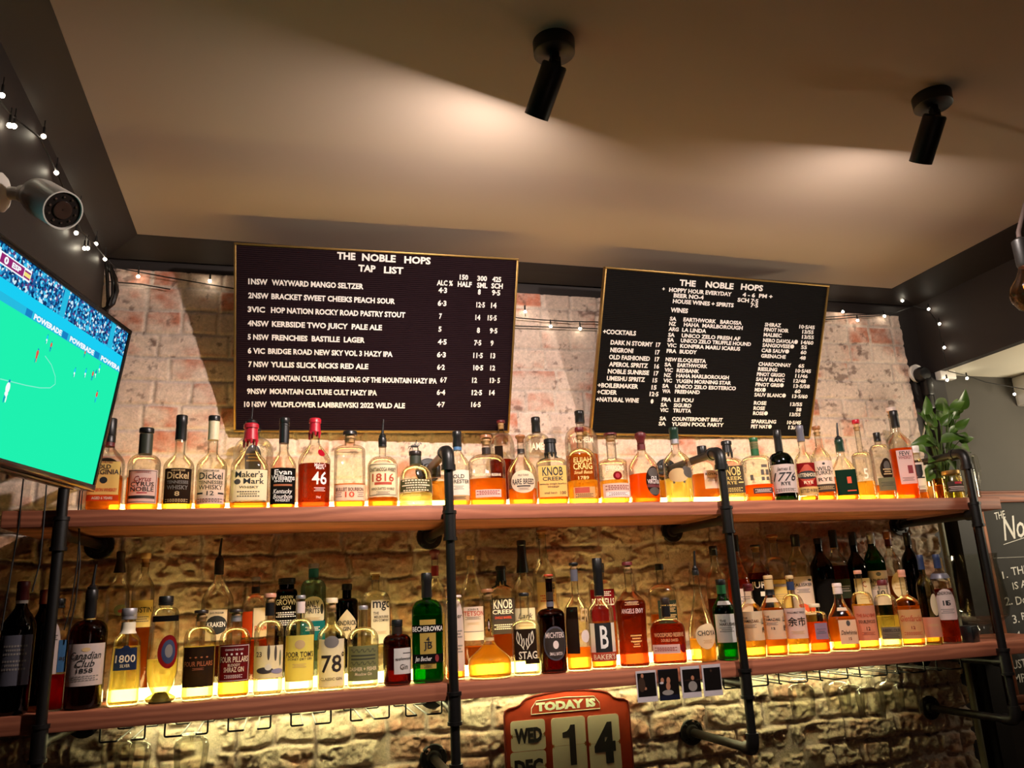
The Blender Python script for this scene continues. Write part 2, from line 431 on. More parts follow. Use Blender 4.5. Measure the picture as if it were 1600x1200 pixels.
def brick_wall():
    x0, x1, z0, z1 = -1.0, 2.76, 0.72, 2.742; st = 0.0046
    nx = int((x1 - x0) / st); nz = int((z1 - z0) / st)
    gx, gz = np.meshgrid(np.linspace(x0, x1, nx), np.linspace(z0, z1, nz))
    low = 1 - sstep(1.80, 1.90, gz)                       # rough masonry below the upper shelf
    wob = 0.006 + 0.012 * low
    wx = gx + wob * (fbm(gx * 9, gz * 9, 11) - .5) * 2; wz = gz + wob * (fbm(gx * 7 + 40, gz * 7, 21) - .5) * 2
    CH = 0.0865
    row = np.floor(wz / CH).astype(int); fz = wz / CH - row
    rr = np.random.RandomState(5); nrow = row.max() + 2
    hdr = rr.rand(nrow) < 0.38; off = rr.rand(nrow)
    Lb = np.where(hdr[row], 0.122, 0.238)
    u = wx / Lb + off[row] + 50
    ci = np.floor(u).astype(int); fu = u - ci
    dz = np.minimum(fz, 1 - fz) * CH; dx = np.minimum(fu, 1 - fu) * Lb
    d = np.minimum(dx, dz)
    h1 = np.random.RandomState(9).rand(512, 512)[row % 512, ci % 512]; h2 = np.random.RandomState(10).rand(512, 512)[row % 512, ci % 512]
    brick = sstep(0.003, 0.009 + 0.004 * low, d)
    n1 = fbm(gx * 14, gz * 14, 31); n2 = fbm(gx * 45, gz * 45, 41); n3 = fbm(gx * 110, gz * 110, 51, 3); big = fbm(gx * 3.2, gz * 3.2, 61)
    chip = sstep(0.56, 0.66, fbm(gx * 11 + 9, gz * 16, 71)) * low
    rough = 0.16 + 0.84 * low
    hgt = rough * (0.020 * (brick - 1) * (0.45 + 1.1 * n1) + 0.022 * (n1 - .5) + 0.013 * (n2 - .5) + 0.008 * (n3 - .5) + 0.010 * (h1 - .5) - 0.018 * chip)
    hgt = hgt + (1 - low) * (-0.0022 * (1 - brick) + 0.0016 * (n2 - .5))
    y = np.clip(-hgt - 0.004, -0.03, 0.0145)
    # whitewash over red bricks, mortar, dark spots
    wash = np.array((0.74, 0.58, 0.48)); wash2 = np.array((0.66, 0.50, 0.42)); red = np.array((0.54, 0.185, 0.11)); dark = np.array((0.16, 0.095, 0.08)); mort = np.array((0.66, 0.55, 0.47))
    e = lambda a: a[..., None]
    c = wash + (wash2 - wash) * e(np.clip(h2 * .8 + n2 * .5 - .2, 0, 1))
    leftred = 1 - sstep(0.2, 1.6, gx) * 0.2                # more bare brick towards the left
    rm = sstep(0.46, 0.70, fbm(gx * 9, gz * 14, 81) * 0.66 + h1 * 0.30 * leftred + 0.05 * low) * brick * np.clip(0.35 + n2, 0, 1)
    tan = np.array((0.66, 0.56, 0.40)) * (1 - .22 * e(h2)); c = c + (tan - c) * e(low * .85)
    c = c + (red - c) * e(np.clip(rm * (1.0 - .45 * low), 0, .95))
    c = c + (mort - c) * e((1 - brick) * 0.75)
    dm = sstep(0.64, 0.74, fbm(gx * 24 + 3, gz * 34, 91)) * sstep(.5, .62, big) * (0.7) + sstep(0.70, .76, fbm(gx * 40, gz * 40, 95)) * .6
    crack = (1 - sstep(0.002, 0.0055, d + 0.004 * (n3 - .5))) * sstep(.45, .62, n1) * (0.25 + .35 * low)
    c = c + (dark - c) * e(np.clip(dm + crack, 0, .9))
    c = c * e(0.80 + 0.4 * n3)
    # ragged right hand end
    edge = x1 - 0.018 * fbm(gz * 14, gz * 3, 7)
    gx2 = np.minimum(gx, edge)
    vs = np.stack([gx2, y, gz], -1).reshape(-1, 3)
    idx = np.arange(nx * nz).reshape(nz, nx)
    q = np.stack([idx[:-1, :-1], idx[:-1, 1:], idx[1:, 1:], idx[1:, :-1]], -1).reshape(-1, 4)
    # turn the rim back to the wall behind so that the bricks have thickness
    n0 = len(vs)
    rim = np.concatenate([idx[0, :], idx[1:, -1], idx[-1, -2::-1], idx[-2:0:-1, 0]])
    rv = vs[rim].copy(); rv[:, 1] = 0.0165
    vs = np.vstack([vs, rv]); m = len(rim); a = np.arange(m); bb = (a + 1) % m
    q = np.vstack([q, np.stack([rim[bb], rim[a], n0 + a, n0 + bb], -1)])
    cols = np.vstack([c.reshape(-1, 3), c.reshape(-1, 3)[rim]])
    me = bpy.data.meshes.new('wall_brick')
    me.vertices.add(len(vs)); me.vertices.foreach_set('co', vs.astype(np.float32).ravel())
    me.loops.add(len(q) * 4); me.loops.foreach_set('vertex_index', q.astype(np.int32).ravel())
    me.polygons.add(len(q)); me.polygons.foreach_set('loop_start', np.arange(0, len(q) * 4, 4, dtype=np.int32))
    me.polygons.foreach_set('use_smooth', np.ones(len(q), dtype=bool))
    at = me.color_attributes.new('brick_colour', 'FLOAT_COLOR', 'POINT')
    at.data.foreach_set('color', np.hstack([np.clip(cols, 0, 1), np.ones((len(cols), 1))]).astype(np.float32).ravel())
    me.update(calc_edges=True)
    mt, nt, out = newmat('whitewashed_brick')
    p = nt.nodes.new('ShaderNodeBsdfPrincipled'); p.inputs['Roughness'].default_value = 0.9; p.inputs['Specular IOR Level'].default_value = 0.2
    ca = nt.nodes.new('ShaderNodeAttribute'); ca.attribute_name = 'brick_colour'
    tc = nt.nodes.new('ShaderNodeTexCoord'); nz_ = nt.nodes.new('ShaderNodeTexNoise'); nz_.inputs['Scale'].default_value = 160; nz_.inputs['Detail'].default_value = 5
    nt.links.new(tc.outputs['Object'], nz_.inputs['Vector'])
    mr = nt.nodes.new('ShaderNodeMapRange'); mr.inputs['To Min'].default_value = 0.72; mr.inputs['To Max'].default_value = 1.25
    nt.links.new(nz_.outputs['Fac'], mr.inputs['Value'])
    vm = nt.nodes.new('ShaderNodeVectorMath'); vm.operation = 'SCALE'
    nt.links.new(ca.outputs['Color'], vm.inputs[0]); nt.links.new(mr.outputs[0], vm.inputs['Scale']); nt.links.new(vm.outputs[0], p.inputs['Base Color'])
    bp = nt.nodes.new('ShaderNodeBump'); bp.inputs['Strength'].default_value = 0.35; bp.inputs['Distance'].default_value = 0.004
    nt.links.new(nz_.outputs['Fac'], bp.inputs['Height']); nt.links.new(bp.outputs[0], p.inputs['Normal'])
    nt.links.new(p.outputs[0], out.inputs[0])
    me.materials.append(mt)
    o = bpy.data.objects.new('wall_brick', me); COL.objects.link(o); o['kind'] = 'structure'
brick_wall()

# ================================================================== shelves on iron pipe
SD = -0.40
UT, UB = 1.8464, 1.7997
LT, LB = 1.3147, 1.2669
def shelf(name, x0, x1, zb, zt, label, strips):
    mb = MB(); mb.bbox((x0, SD, zb), (x1, -0.035, zt), 0.003)
    o = mb.build(name, M_SHELF); tag(o, label, 'shelf')
    return o
us = shelf('wooden_shelf', -0.735, 2.70, UB, UT, 'upper pine bar shelf directly under the two letter boards', 0)
ls = shelf('wooden_shelf', -1.05, 2.95, LB, LT, 'lower pine bar shelf with photo prints on its front edge', 0)
PX = [-0.5823, 0.5073, 1.4814, 2.5509]
FXS = [-0.56, 0.5156, 1.4773, 2.5516]
PY = -0.4201
YW = -0.006
def pipe_post(px, fx, label, top_arm, lower_flange):
    t = empty('pipe_bracket', (px, PY, UB)); tag(t, label, 'bracket', 'black iron pipe shelf brackets')
    o = Vector((px, PY, UB))
    def part(mb, name, mat=M_PIPE): 
        mb.v = [tuple(Vector(v) - o) for v in mb.v]; return mb.build(name, mat, t)
    r = 0.0145; zt = 2.018; zl = 1.046
    mb = MB(); mb.tube([(px, PY, zl + .02), (px, PY, zt - .03)], r, 16); part(mb, 'post')
    mb = MB(); mb.tube(path([(px, PY, zt - .055), (px, PY, zt), (px, PY + .055, zt)], .034), .0205, 16)
    mb.tube([(px, PY, zt - .066), (px, PY, zt - .048)], .0235, 16); mb.tube([(px, PY + .048, zt), (px, PY + .062, zt)], .0235, 16); part(mb, 'elbow')
    mb = MB(); mb.tube([(px, PY + .05, zt), (fx, YW, zt)], r, 16); part(mb, 'arm')
    mb = MB(); flange(mb, (fx, YW, zt)); part(mb, 'wall_flange')
    # arm carrying each shelf, with tee and flange
    for za, fl in ((UB - .0205, True), (LB - .0205, True)):
        mb = MB(); mb.tube([(px, PY, za - .042), (px, PY, za + .042)], .0195, 16)
        for q in (-.046, .036): mb.tube([(px, PY, za + q), (px, PY, za + q + .010)], .0225, 16)
        mb.tube([(px, PY, za), (px, PY + .045, za)], .0195, 16); part(mb, 'tee_fitting')
        mb = MB(); mb.tube([(px, PY + .03, za), (fx, YW, za)], r, 16); part(mb, 'arm')
        mb = MB(); flange(mb, (fx, YW, za)); part(mb, 'wall_flange')
    mb = MB(); mb.tube(path([(px, PY, zl + .05), (px, PY, zl), (px, PY + .05, zl)], .03), .0205, 16); part(mb, 'elbow')
    mb = MB(); mb.tube([(px, PY + .045, zl), (fx, YW, zl)], r, 16); part(mb, 'arm')
    mb = MB(); flange(mb, (fx, YW, zl)); part(mb, 'wall_flange')
def flange(mb, c):
    M = Matrix.Translation(c) @ Matrix.Rotation(math.pi / 2, 4, 'X')
    mb.lathe([(-.004, .046), (.006, .046), (.009, .043), (.010, .026), (.022, .023), (.024, .019)], 24, M)
    for k in range(4):
        a = math.pi / 4 + k * math.pi / 2
        mb.lathe([(.006, .006), (.012, .006), (.014, .003)], 8, M @ Matrix.Translation((math.cos(a) * .035, math.sin(a) * .035, 0)))
for i, s in enumerate(('black pipe bracket half hidden behind the television, leftmost of four', 'black pipe bracket left of the red calendar, beside the green bottle', 'black pipe bracket right of the photo prints, in front of the right letter board', 'black pipe bracket in front of the plant, at the right shelf end')):
    pipe_post(PX[i], FXS[i], s, True, True)
# LED strips lying on the shelves between the two bottle rows
def strip(x0, x1, y, z, label, mat, h=0.016, w=0.022, under=False):
    t = empty('led_strip', ((x0 + x1) / 2, y, z)); tag(t, label, 'light strip', 'warm LED strips along the bar shelves')
    L = (x1 - x0) / 2
    a = MB(); b = MB()
    if not under:
        a.box((-L, -w / 2 - .002, 0), (L, w / 2 + .002, .003)); b.bbox((-L, -w / 2, .003), (L, w / 2, h), .004)
    else:
        a.box((-L, -w / 2 - .002, -.003), (L, w / 2 + .002, 0)); b.bbox((-L, -w / 2, -h), (L, w / 2, -.003), .003)
    a.build('channel', pbr('aluminium_channel', (150, 150, 150), .4, .8), t); b.build('diffuser', mat, t)
strip(-0.50, 2.46, -0.228, UT, 'glowing warm light strip behind the front bottles on the upper shelf', M_LED, .034)
strip(-0.46, 0.455, -0.225, LT, 'brightest warm light strip on the lower shelf, left of the middle pipe post', M_LEDL, .034)
strip(0.56, 1.43, -0.225, LT, 'bright warm light strip on the lower shelf above the photo prints', M_LEDL, .034)
strip(1.53, 2.45, -0.225, LT, 'warm light strip on the lower shelf behind the rightmost whisky bottles', M_LED, .026)
strip(-0.40, 0.47, -0.075, LB, 'pale light strip under the lower shelf, left of the calendar', M_LEDU, .012, .016, True)
strip(0.56, 2.30, -0.075, LB, 'pale light strip under the lower shelf above the hanging glasses', M_LEDU, .012, .016, True)

# ================================================================== ceiling spotlights
def spot(x, y, d, label, ew, em):
    d = Vector(d).normalized()
    t = empty('spotlight', (x, y, HC)); tag(t, label, 'spotlight', 'black ceiling spotlights')
    mb = MB(); mb.lathe([(-.034, .0), (-.034, .046), (-.032, .0495), (-.003, .0505), (0, .0505)], 36); mb.build('ceiling_rose', M_BLACK, t)
    piv = Vector((0, 0, -.060))
    mb = MB(); mb.lathe([(-.034, .012), (-.058, .012)], 14); mb.box((-.012, -.008, -.075), (.012, .008, -.045)); mb.build('swivel', M_BLACK, t)
    q = d.to_track_quat('Z', 'Y').to_matrix().to_4x4()
    M = Matrix.Translation(piv) @ q
    L = 0.128; R = 0.0305
    mb = MB(); mb.lathe([(0.0, .0), (0.0, R * .9), (.004, R), (L, R), (L, R - .002), (L - .006, R - .0025), (L - .007, .001)], 36, M, caps=False); mb.build('lamp_can', M_BLACK, t)
    mb = MB(); mb.lathe([(L - .0062, .024), (L - .004, .026), (L - .0035, .001)], 24, M); mb.build('lens', emit('spot_lens_glow', (1.0, .86, .74), 30, True), t)
    loc = Vector((x, y, HC)) + piv + d * (L + .002)
    # the lamp's own light: a wide spill from its mouth and the main beam
    light('spot_spill', 'AREA', loc, ew, (1.0, 0.85, 0.76), aim=loc + d, shape='DISK', size=0.046)
    light('spot_beam', 'SPOT', loc, em, (1.0, 0.83, 0.76), aim=loc + d, spot_size=math.radians(95), spot_blend=0.8, shadow_soft_size=0.02)
SPOT1 = onZ((865, 66), HC); SPOT2 = onZ((1455, 150), HC)
spot(SPOT1.x, SPOT1.y, (-0.20, 0.66, -0.72), 'black ceiling spotlight above the left letter board, nearer to the middle', 18.0, 48.0)
spot(SPOT2.x, SPOT2.y, (0.05, 0.66, -0.75), 'black ceiling spotlight farther right, above the right letter board', 13.0, 40.0)

# ================================================================== letter boards
def board(name, corners, label, felt, rows, heads):
    (x0, w, zb, yb, h, t, yaw) = corners
    U = Vector((math.cos(yaw), -math.sin(yaw), 0)); n = Vector((-math.sin(yaw) * math.cos(t), -math.cos(yaw) * math.cos(t), -math.sin(t)))
    V = n.cross(U).normalized()
    O = Vector((x0, yb, zb))
    root = empty(name, O); tag(root, label, 'menu board', 'letter board menus')
    z = Vector((0, 0, 0))
    M = Matrix((( U.x, V.x, n.x), (U.y, V.y, n.y), (U.z, V.z, n.z))).to_4x4()
    # felt with fine horizontal grooves
    mb = MB(); k = 92; f = 0.0075
    zs = []
    for i in range(k):
        a = f + (h - 2 * f) * i / k; bb = f + (h - 2 * f) * (i + 1) / k; m1 = a + (bb - a) * .72
        zs += [(a, .0), (m1, .0), (m1 + .0006, -.0026), (bb - .0006, -.0026)]
    vs = [];
    for v, d in zs: vs += [M @ Vector((f, v, d)), M @ Vector((w - f, v, d))]
    mb.add(vs, [(2 * i, 2 * i + 1, 2 * i + 3, 2 * i + 2) for i in range(len(zs) - 1)])
    mb.build('felt_panel', felt, root, smooth=False)
    mb = MB(); mb.box((f * .5, f * .5, -.016), (w - f * .5, h - f * .5, -.006), M); mb.build('backing', M_BPLAS, root, smooth=False)
    mb = MB()
    for lo, hi in (((0, 0), (w, f)), ((0, h - f), (w, h)), ((0, f), (f, h - f)), ((w - f, f), (w, h - f))):
        mb.bbox((lo[0], lo[1], -.016), (hi[0], hi[1], .006), .0015, M)
    mb.build('frame', M_BRASS, root)
    # white push-in letters, one mesh of lettering
    mb = MB()
    def uv(px):
        P = onPlane(px, O, n) - O
        return P.dot(U), P.dot(V)
    for s, xa, xb, y, hh in rows + heads:
        u0, v0 = uv((xa, y)); u1, v1 = uv((xb, y))
        text_on(mb, s, z, U, V, u0, u1, v0, hh, .0022, bold=0.04)
    mb.build('lettering', M_INKW, root, smooth=False)
    return root
# --- tap list (pixel columns read off a 3.333x crop whose corner is 340,360)
def c1(x, y): return (340 + x / 3.3333, 360 + y / 3.3333)
B1 = (-0.1648, 0.9797, 2.1518, -0.03, 0.6463, 0.4252, 0.0386)
B2 = (1.1524, 1.0156, 2.1564, -0.03, 0.6509, 0.4148, -0.0222)
def row1(yl, xl, items):
    out = []
    for s, xa, xb in items:
        t = (yl - 60) / 990.0; slope = .0606 * (1 - t) - .009 * t
        p = c1(xa, yl + slope * (xa - xl)); out.append((s, p[0], c1(xb, 0)[0], p[1], .0195))
    return out
tap = [(265, 160, [('1NSW', 160, 260), ('WAYWARD MANGO SELTZER', 282, 760), ('4·3', 1150, 1195), ('8', 1355, 1370), ('9·5', 1428, 1472)]),
       (338, 160, [('2NSW', 160, 266), ('BRACKET SWEET CHEEKS PEACH SOUR', 280, 925), ('6·3', 1146, 1192), ('12·5', 1347, 1392), ('14', 1423, 1452)]),
       (410, 157, [('3VIC', 157, 247), ('HOP NATION ROCKY ROAD PASTRY STOUT', 278, 978), ('7', 1153, 1168), ('14', 1342, 1368), ('15·5', 1406, 1453)]),
       (483, 157, [('4NSW', 157, 267), ('KERBSIDE TWO JUICY  PALE ALE', 283, 857), ('5', 1150, 1166), ('8', 1350, 1366), ('9·5', 1417, 1457)]),
       (554, 157, [('5 NSW', 157, 267), ('FRENCHIES  BASTILLE  LAGER', 283, 767), ('4·5', 1147, 1193), ('7·5', 1336, 1373), ('9', 1421, 1437)]),
       (626, 157, [('6 VIC', 157, 247), ('BRIDGE ROAD NEW SKY VOL 3 HAZY IPA', 263, 912), ('6·3', 1142, 1189), ('11·5', 1331, 1381), ('13', 1421, 1446)]),
       (696, 160, [('7 NSW', 160, 266), ('YULLIS SLICK RICKS RED ALE', 276, 785), ('6·2', 1143, 1183), ('10·5', 1331, 1383), ('12', 1419, 1445)]),
       (767, 155, [('8 NSW', 155, 257), ('MOUNTAIN CULTURE/NOBLE KING OF THE MOUNTAIN HAZY IPA', 267, 1142), ('6·7', 1159, 1194), ('12', 1325, 1351), ('13· 5', 1417, 1470)]),
       (837, 153, [('9NSW', 153, 256), ('MOUNTAIN CULTURE CULT HAZY IPA', 272, 830), ('6·4', 1141, 1185), ('12·5', 1323, 1377), ('14', 1414, 1443)]),
       (905, 138, [('10', 138, 168), ('NSW', 178, 256), ('WILDFLOWER LAMBREWSKI 2022 WILD ALE', 274, 976), ('4·7', 1142, 1183), ('16·5', 1320, 1370)])]
rows = [r for y, x, it in tap for r in row1(y, x, it)]
heads = [(s, c1(a, 0)[0], c1(bx, 0)[0], c1(0, y)[1], hh) for s, a, bx, y, hh in (('THE', 622, 718, 131, .025), ('NOBLE', 752, 928, 139, .025), ('HOPS', 972, 1110, 152, .025), ('TAP', 733, 823, 196, .024), ('LIST', 866, 968, 205, .024),
         ('ALC %', 1142, 1225, 272, .019), ('150', 1260, 1305, 243, .0185), ('300', 1352, 1403, 249, .0185), ('425', 1430, 1477, 254, .0185), ('HALF', 1250, 1323, 279, .019), ('SML', 1350, 1405, 285, .019), ('SCH', 1425, 1485, 288, .019))]
board('letter_board', B1, 'grooved aubergine letter board with tap list in white letters', pbr('aubergine_grooved_felt', (30, 13, 20), .85, 0, .1, 40, spec=.15), rows, heads)
def c2(x, y): return (900 + x / 3.8095, 400 + y / 3.8095)
def row2(yl, xl, items, h=.0158):
    out = []
    for s, xa, xb in items:
        t = (yl - 70) / 980.0; slope = .078 * (1 - t) + .027 * t
        p = c2(xa, yl + slope * (xa - xl)); out.append((s, p[0], c2(xb, 0)[0], p[1], h))
    return out
wines = [(372, 557, [('SA', 557, 597), ('EARTHWORK   BAROSSA', 638, 988), ('SHIRAZ', 1122, 1220), ('10·5/45', 1327, 1420)]), (402, 553, [('NZ', 553, 594), ('HAHA  MARLBOROUGH', 640, 993), ('PINOT NOIR', 1118, 1265), ('13/55', 1345, 1413)]),
         (434, 550, [('ARG', 550, 610), ('LA LINDA', 630, 775), ('MALBEC', 1115, 1223), ('13/55', 1343, 1415)]), (468, 547, [('SA', 547, 587), ('UNICO ZELO FRESH AF', 627, 978), ('NERO DAVOLA●', 1112, 1320), ('14/60', 1338, 1412)]),
         (498, 543, [('SA', 543, 583), ('UNICO ZELO TRUFFLE HOUND', 622, 1043), ('SANGIOVESE●', 1108, 1298), ('55', 1338, 1373)]), (530, 540, [('VIC', 540, 597), ('KONPIRA MARU ICARUS', 618, 978), ('CAB SAUV●', 1102, 1268), ('60', 1335, 1370)]),
         (564, 538, [('FRA', 538, 597), ('BUDDY', 615, 718), ('GRENACHE', 1100, 1248), ('48', 1330, 1366)]), (614, 532, [('NSW', 532, 600), ('ELOQUESTA', 605, 773), ('CHARDONNAY', 1085, 1280), ('65', 1322, 1357)]),
         (645, 526, [('SA', 526, 567), ('EARTHWORK', 602, 782), ('RIESLING', 1082, 1197), ('10·5/45', 1305, 1397)]), (677, 525, [('VIC', 525, 575), ('REDBANK', 598, 733), ('PINOT GRIGIO', 1075, 1243), ('11/46', 1303, 1378)]),
         (708, 523, [('NZ', 523, 565), ('HAHA MARLBOROUGH', 595, 910), ('SAUV BLANC', 1070, 1240), ('12/48', 1293, 1367)]), (740, 518, [('VIC', 518, 570), ('YUGEN MORNING STAR', 592, 923), ('PINOT GRIS●', 1067, 1235), ('13·5/58', 1293, 1390)]),
         (772, 513, [('SA', 513, 552), ('UNICO ZELO ESOTERICO', 588, 952), ('MIX●', 1062, 1128), ('60', 1300, 1335)]), (803, 512, [('WA', 512, 562), ('FREEHAND', 587, 736), ('SAUV BLANC●', 1060, 1248), ('13·5/60', 1285, 1377)]),
         (853, 510, [('FRA', 510, 565), ('LE FOU', 583, 698), ('ROSE', 1057, 1132), ('13/55', 1273, 1345)]), (885, 503, [('SA', 503, 542), ('SIGURD', 580, 686), ('ROSE', 1055, 1123), ('58', 1308, 1340)]),
         (916, 498, [('VIC', 498, 548), ('TRUTTA', 576, 684), ('ROSE●', 1052, 1140), ('13/55', 1270, 1335)]), (966, 497, [('SA', 497, 537), ('COUNTERPOINT BRUT', 570, 872), ('SPARKLING', 1042, 1190), ('10·5/45', 1255, 1338)]),
         (997, 490, [('SA', 490, 533), ('YUGEN POOL PARTY', 567, 878), ('PET NAT●', 1040, 1163), ('13/55', 1262, 1345)])]
rows = [r for y, x, it in wines for r in row2(y, x, it)]
for y, it in ((449, [('+COCKTAILS', 160, 357)]), (513, [('DARK N STORMY', 205, 457), ('17', 475, 502)]), (558, [('NEGRONI', 203, 340), ('17', 470, 497)]), (600, [('OLD FASHIONED', 195, 440), ('17', 468, 495)]),
              (643, [('APEROL SPRITZ', 195, 428), ('16', 465, 494)]), (685, [('NOBLE SUNRISE', 188, 435), ('17', 462, 490)]), (727, [('UMESHU SPRITZ', 182, 410), ('15', 455, 483)]), (768, [('+BOILERMAKER', 128, 370), ('15', 448, 478)]),
              (808, [('+CIDER', 125, 243), ('12·5', 437, 490)]), (852, [('+NATURAL WINE', 120, 373), ('●', 443, 460)])):
    rows += row2(y, it[0][1], it, .0182)
heads = [(s, c2(a, 0)[0], c2(bx, 0)[0], c2(0, y)[1], hh) for s, a, bx, y, hh in (('THE', 615, 712, 158, .0245), ('NOBLE', 770, 938, 168, .0245), ('HOPS', 980, 1113, 182, .0245), ('+', 512, 528, 195, .011), ('HOPPY HOUR EVERYDAY', 553, 928, 200, .0165), ('4 - 6  PM +', 990, 1170, 229, .0165),
         ('BEER NO-4', 580, 760, 234, .0165), ('SCH 7·5', 960, 1085, 260, .0165), ('HOUSE WINES + SPIRITS', 575, 940, 268, .0165), ('7·5', 1037, 1083, 292, .0165), ('WINES', 562, 666, 320, .0185))]
board('letter_board', B2, 'black letter board with wines and cocktails, nearer the plant', pbr('black_grooved_felt', (17, 14, 14), .85, 0, .1, 40, spec=.15), rows, heads)
# ================================================================== television
TR = onY((205, 517), -0.60)
TW = Vector((.2488, .9685, 0)).normalized(); TN0 = Vector((.9584, -.2462, -.1435)).normalized()
TUP = TN0.cross(TW).normalized()
if TUP.z < 0: TUP = -TUP
TNn = TW.cross(TUP).normalized()
if TNn.dot(TN0) < 0: TNn = -TNn
def television():
    W, H = 0.745, 0.448
    t = empty('television', TR); tag(t, 'flat television showing a football match on a green pitch', 'television')
    M = Matrix(((-TW.x, TUP.x, TNn.x), (-TW.y, TUP.y, TNn.y), (-TW.z, TUP.z, TNn.z))).to_4x4()   # local x runs from the far edge to the near edge
    P = lambda u, v, d=0.0: M @ Vector((-u, v, d))
    mb = MB(); e = .013
    mb.bbox((0, -e, -.03), (W, 0, .004), .002, M); mb.bbox((0, -H, -.03), (W, -H + .018, .004), .002, M)
    mb.bbox((0, -H + .018, -.03), (e, -e, .004), .002, M); mb.bbox((W - e, -H + .018, -.03), (W, -e, .004), .002, M)
    mb.build('bezel', pbr('gloss_black_plastic', (14, 13, 14), .18), t)
    mb = MB(); mb.bbox((.004, -H + .004, -.05), (W - .004, -.004, -.028), .006, M); mb.bbox((.16, -H + .06, -.075), (W - .16, -.10, -.05), .008, M); mb.build('rear_housing', M_BPLAS, t)
    mb = MB(); mb.bbox((.10, -H - .008, -.028), (.60, -H, .002), .002, M); mb.build('lower_trim', pbr('dark_gloss_trim', (70, 58, 40), .15, .6), t)
    # picture: pitch, crowd band, hoardings, score bar, players - the flat image of the screen
    mats = [emit('screen_pitch', (0.014, 0.88, 0.43), 1.0, True), None, emit('screen_cyan', (.01, .62, .90), 1.0, True), emit('screen_blue', (.01, .22, .55), 1.0, True), emit('screen_white', (.95, .97, 1.0), 1.0, True),
            emit('screen_maroon', (.30, .02, .16), 1.0, True), emit('screen_red', (.75, .10, .07), 1.0, True), emit('screen_line', (.25, .85, .65), 1.0, True), emit('screen_yellow', (.9, .75, .2), 1.0, True), emit('screen_sky', (.02, .50, .75), 1., True)]
    m, nt, out = newmat('screen_crowd')
    tc = nt.nodes.new('ShaderNodeTexCoord'); vo = nt.nodes.new('ShaderNodeTexVoronoi'); vo.inputs['Scale'].default_value = 165
    nt.links.new(tc.outputs['Object'], vo.inputs['Vector'])
    cr = nt.nodes.new('ShaderNodeValToRGB'); cr.color_ramp.interpolation = 'CONSTANT'
    els = [(0, (.004, .03, .12)), (.25, (.01, .10, .30)), (.42, (.02, .25, .55)), (.58, (.05, .55, .85)), (.72, (.65, .85, .95)), (.85, (.12, .05, .20)), (.93, (.02, .30, .60))]
    for i, (p, c) in enumerate(els):
        el = cr.color_ramp.elements[i] if i < 2 else cr.color_ramp.elements.new(p)
        el.position = p; el.color = (*c, 1)
    sp = nt.nodes.new('ShaderNodeSeparateColor'); nt.links.new(vo.outputs['Color'], sp.inputs[0]); nt.links.new(sp.outputs[0], cr.inputs[0])
    em = nt.nodes.new('ShaderNodeEmission'); nt.links.new(cr.outputs[0], em.inputs[0]); nt.links.new(em.outputs[0], out.inputs[0]); mats[1] = m
    mb = MB()
    uL, uR, vT, vB = -W + e, -e, -e, -H + .018
    def quad(mi, u0, u1, va, vb, d, sk=0.0):
        mb.cur = mi; mb.add([P(u0, va, d), P(u0, vb, d), P(u1 + sk, vb, d), P(u1 + sk, va, d)], [(0, 1, 2, 3)])
    quad(0, uL, uR, -.118, vB, 0)
    quad(1, uL, uR, vT, -.079, 0)
    quad(2, uL, uR, -.079, -.106, 0); quad(9, uL, uR, -.106, -.124, .0002)
    for u in (-.335, -.095): quad(9, u - .011, u + .011, vT, -.079, .0003)
    quad(4, uL, -.480, -.029, -.055, .0003); quad(5, -.590, -.507, -.032, -.052, .0005); quad(5, -.505, -.482, -.034, -.038, .0005); quad(5, -.505, -.482, -.047, -.051, .0005); quad(8, -.505, -.482, -.038, -.047, .0005)
    def txt(s, u0, u1, v, h, mi=4, d=.0008):
        mb.cur = mi
        vs, fs, _ = textmesh(s, .05)
        mb.add([P((u0 + u1) / 2 + a * (u1 - u0), v + b_ * h, d) for a, b_ in vs], fs)
    txt('0', -.578, -.563, -.042, .016); txt('ESP', -.550, -.518, -.042, .012)
    txt('POWERADE', -.434, -.317, -.115, .013); txt('POWERADE', -.279, -.160, -.115, .013); txt('POWERA', -.122, uR - .001, -.115, .013)
    for u in (-.452, -.300, -.142): quad(3, u - .014, u + .010, -.107, -.123, .0006)
    # centre circle and halfway line
    mb.cur = 7
    def stroke(pts, wd):
        for (a, b_) in zip(pts[:-1], pts[1:]):
            dx, dy = b_[0] - a[0], b_[1] - a[1]; L = math.hypot(dx, dy) or 1; nx_, ny_ = -dy / L * wd, dx / L * wd
            mb.add([P(a[0] + nx_, a[1] + ny_, .0005), P(b_[0] + nx_, b_[1] + ny_, .0005), P(b_[0] - nx_, b_[1] - ny_, .0005), P(a[0] - nx_, a[1] - ny_, .0005)], [(0, 1, 2, 3)])
    def tvuv(px):
        q = onPlane(px, TR, TNn) - TR; return q.dot(TW), q.dot(TUP)
    cpts = [tvuv(p) for p in ((70, 556), (80, 570), (86, 588), (86, 600), (78, 606), (62, 606), (40, 602), (20, 597), (0, 592))]
    stroke(cpts, .0010)
    def player(px, hpx, shirt, short):
        u, v = tvuv(px); h = hpx * .00126
        def el(mi, du, dv, a, b_):
            mb.cur = mi; mb.add([P(u + du + a * math.cos(k * math.pi / 5), v + dv + b_ * math.sin(k * math.pi / 5), .0007) for k in range(10)], [tuple(range(10))])
        el(3, 0, h * .46, h * .07, h * .08); el(shirt, 0, h * .18, h * .15, h * .24); el(short, 0, -.08 * h, h * .12, h * .13)
        el(3, -h * .06, -h * .32, h * .04, h * .18); el(short, h * .07, -h * .30, h * .04, h * .16)
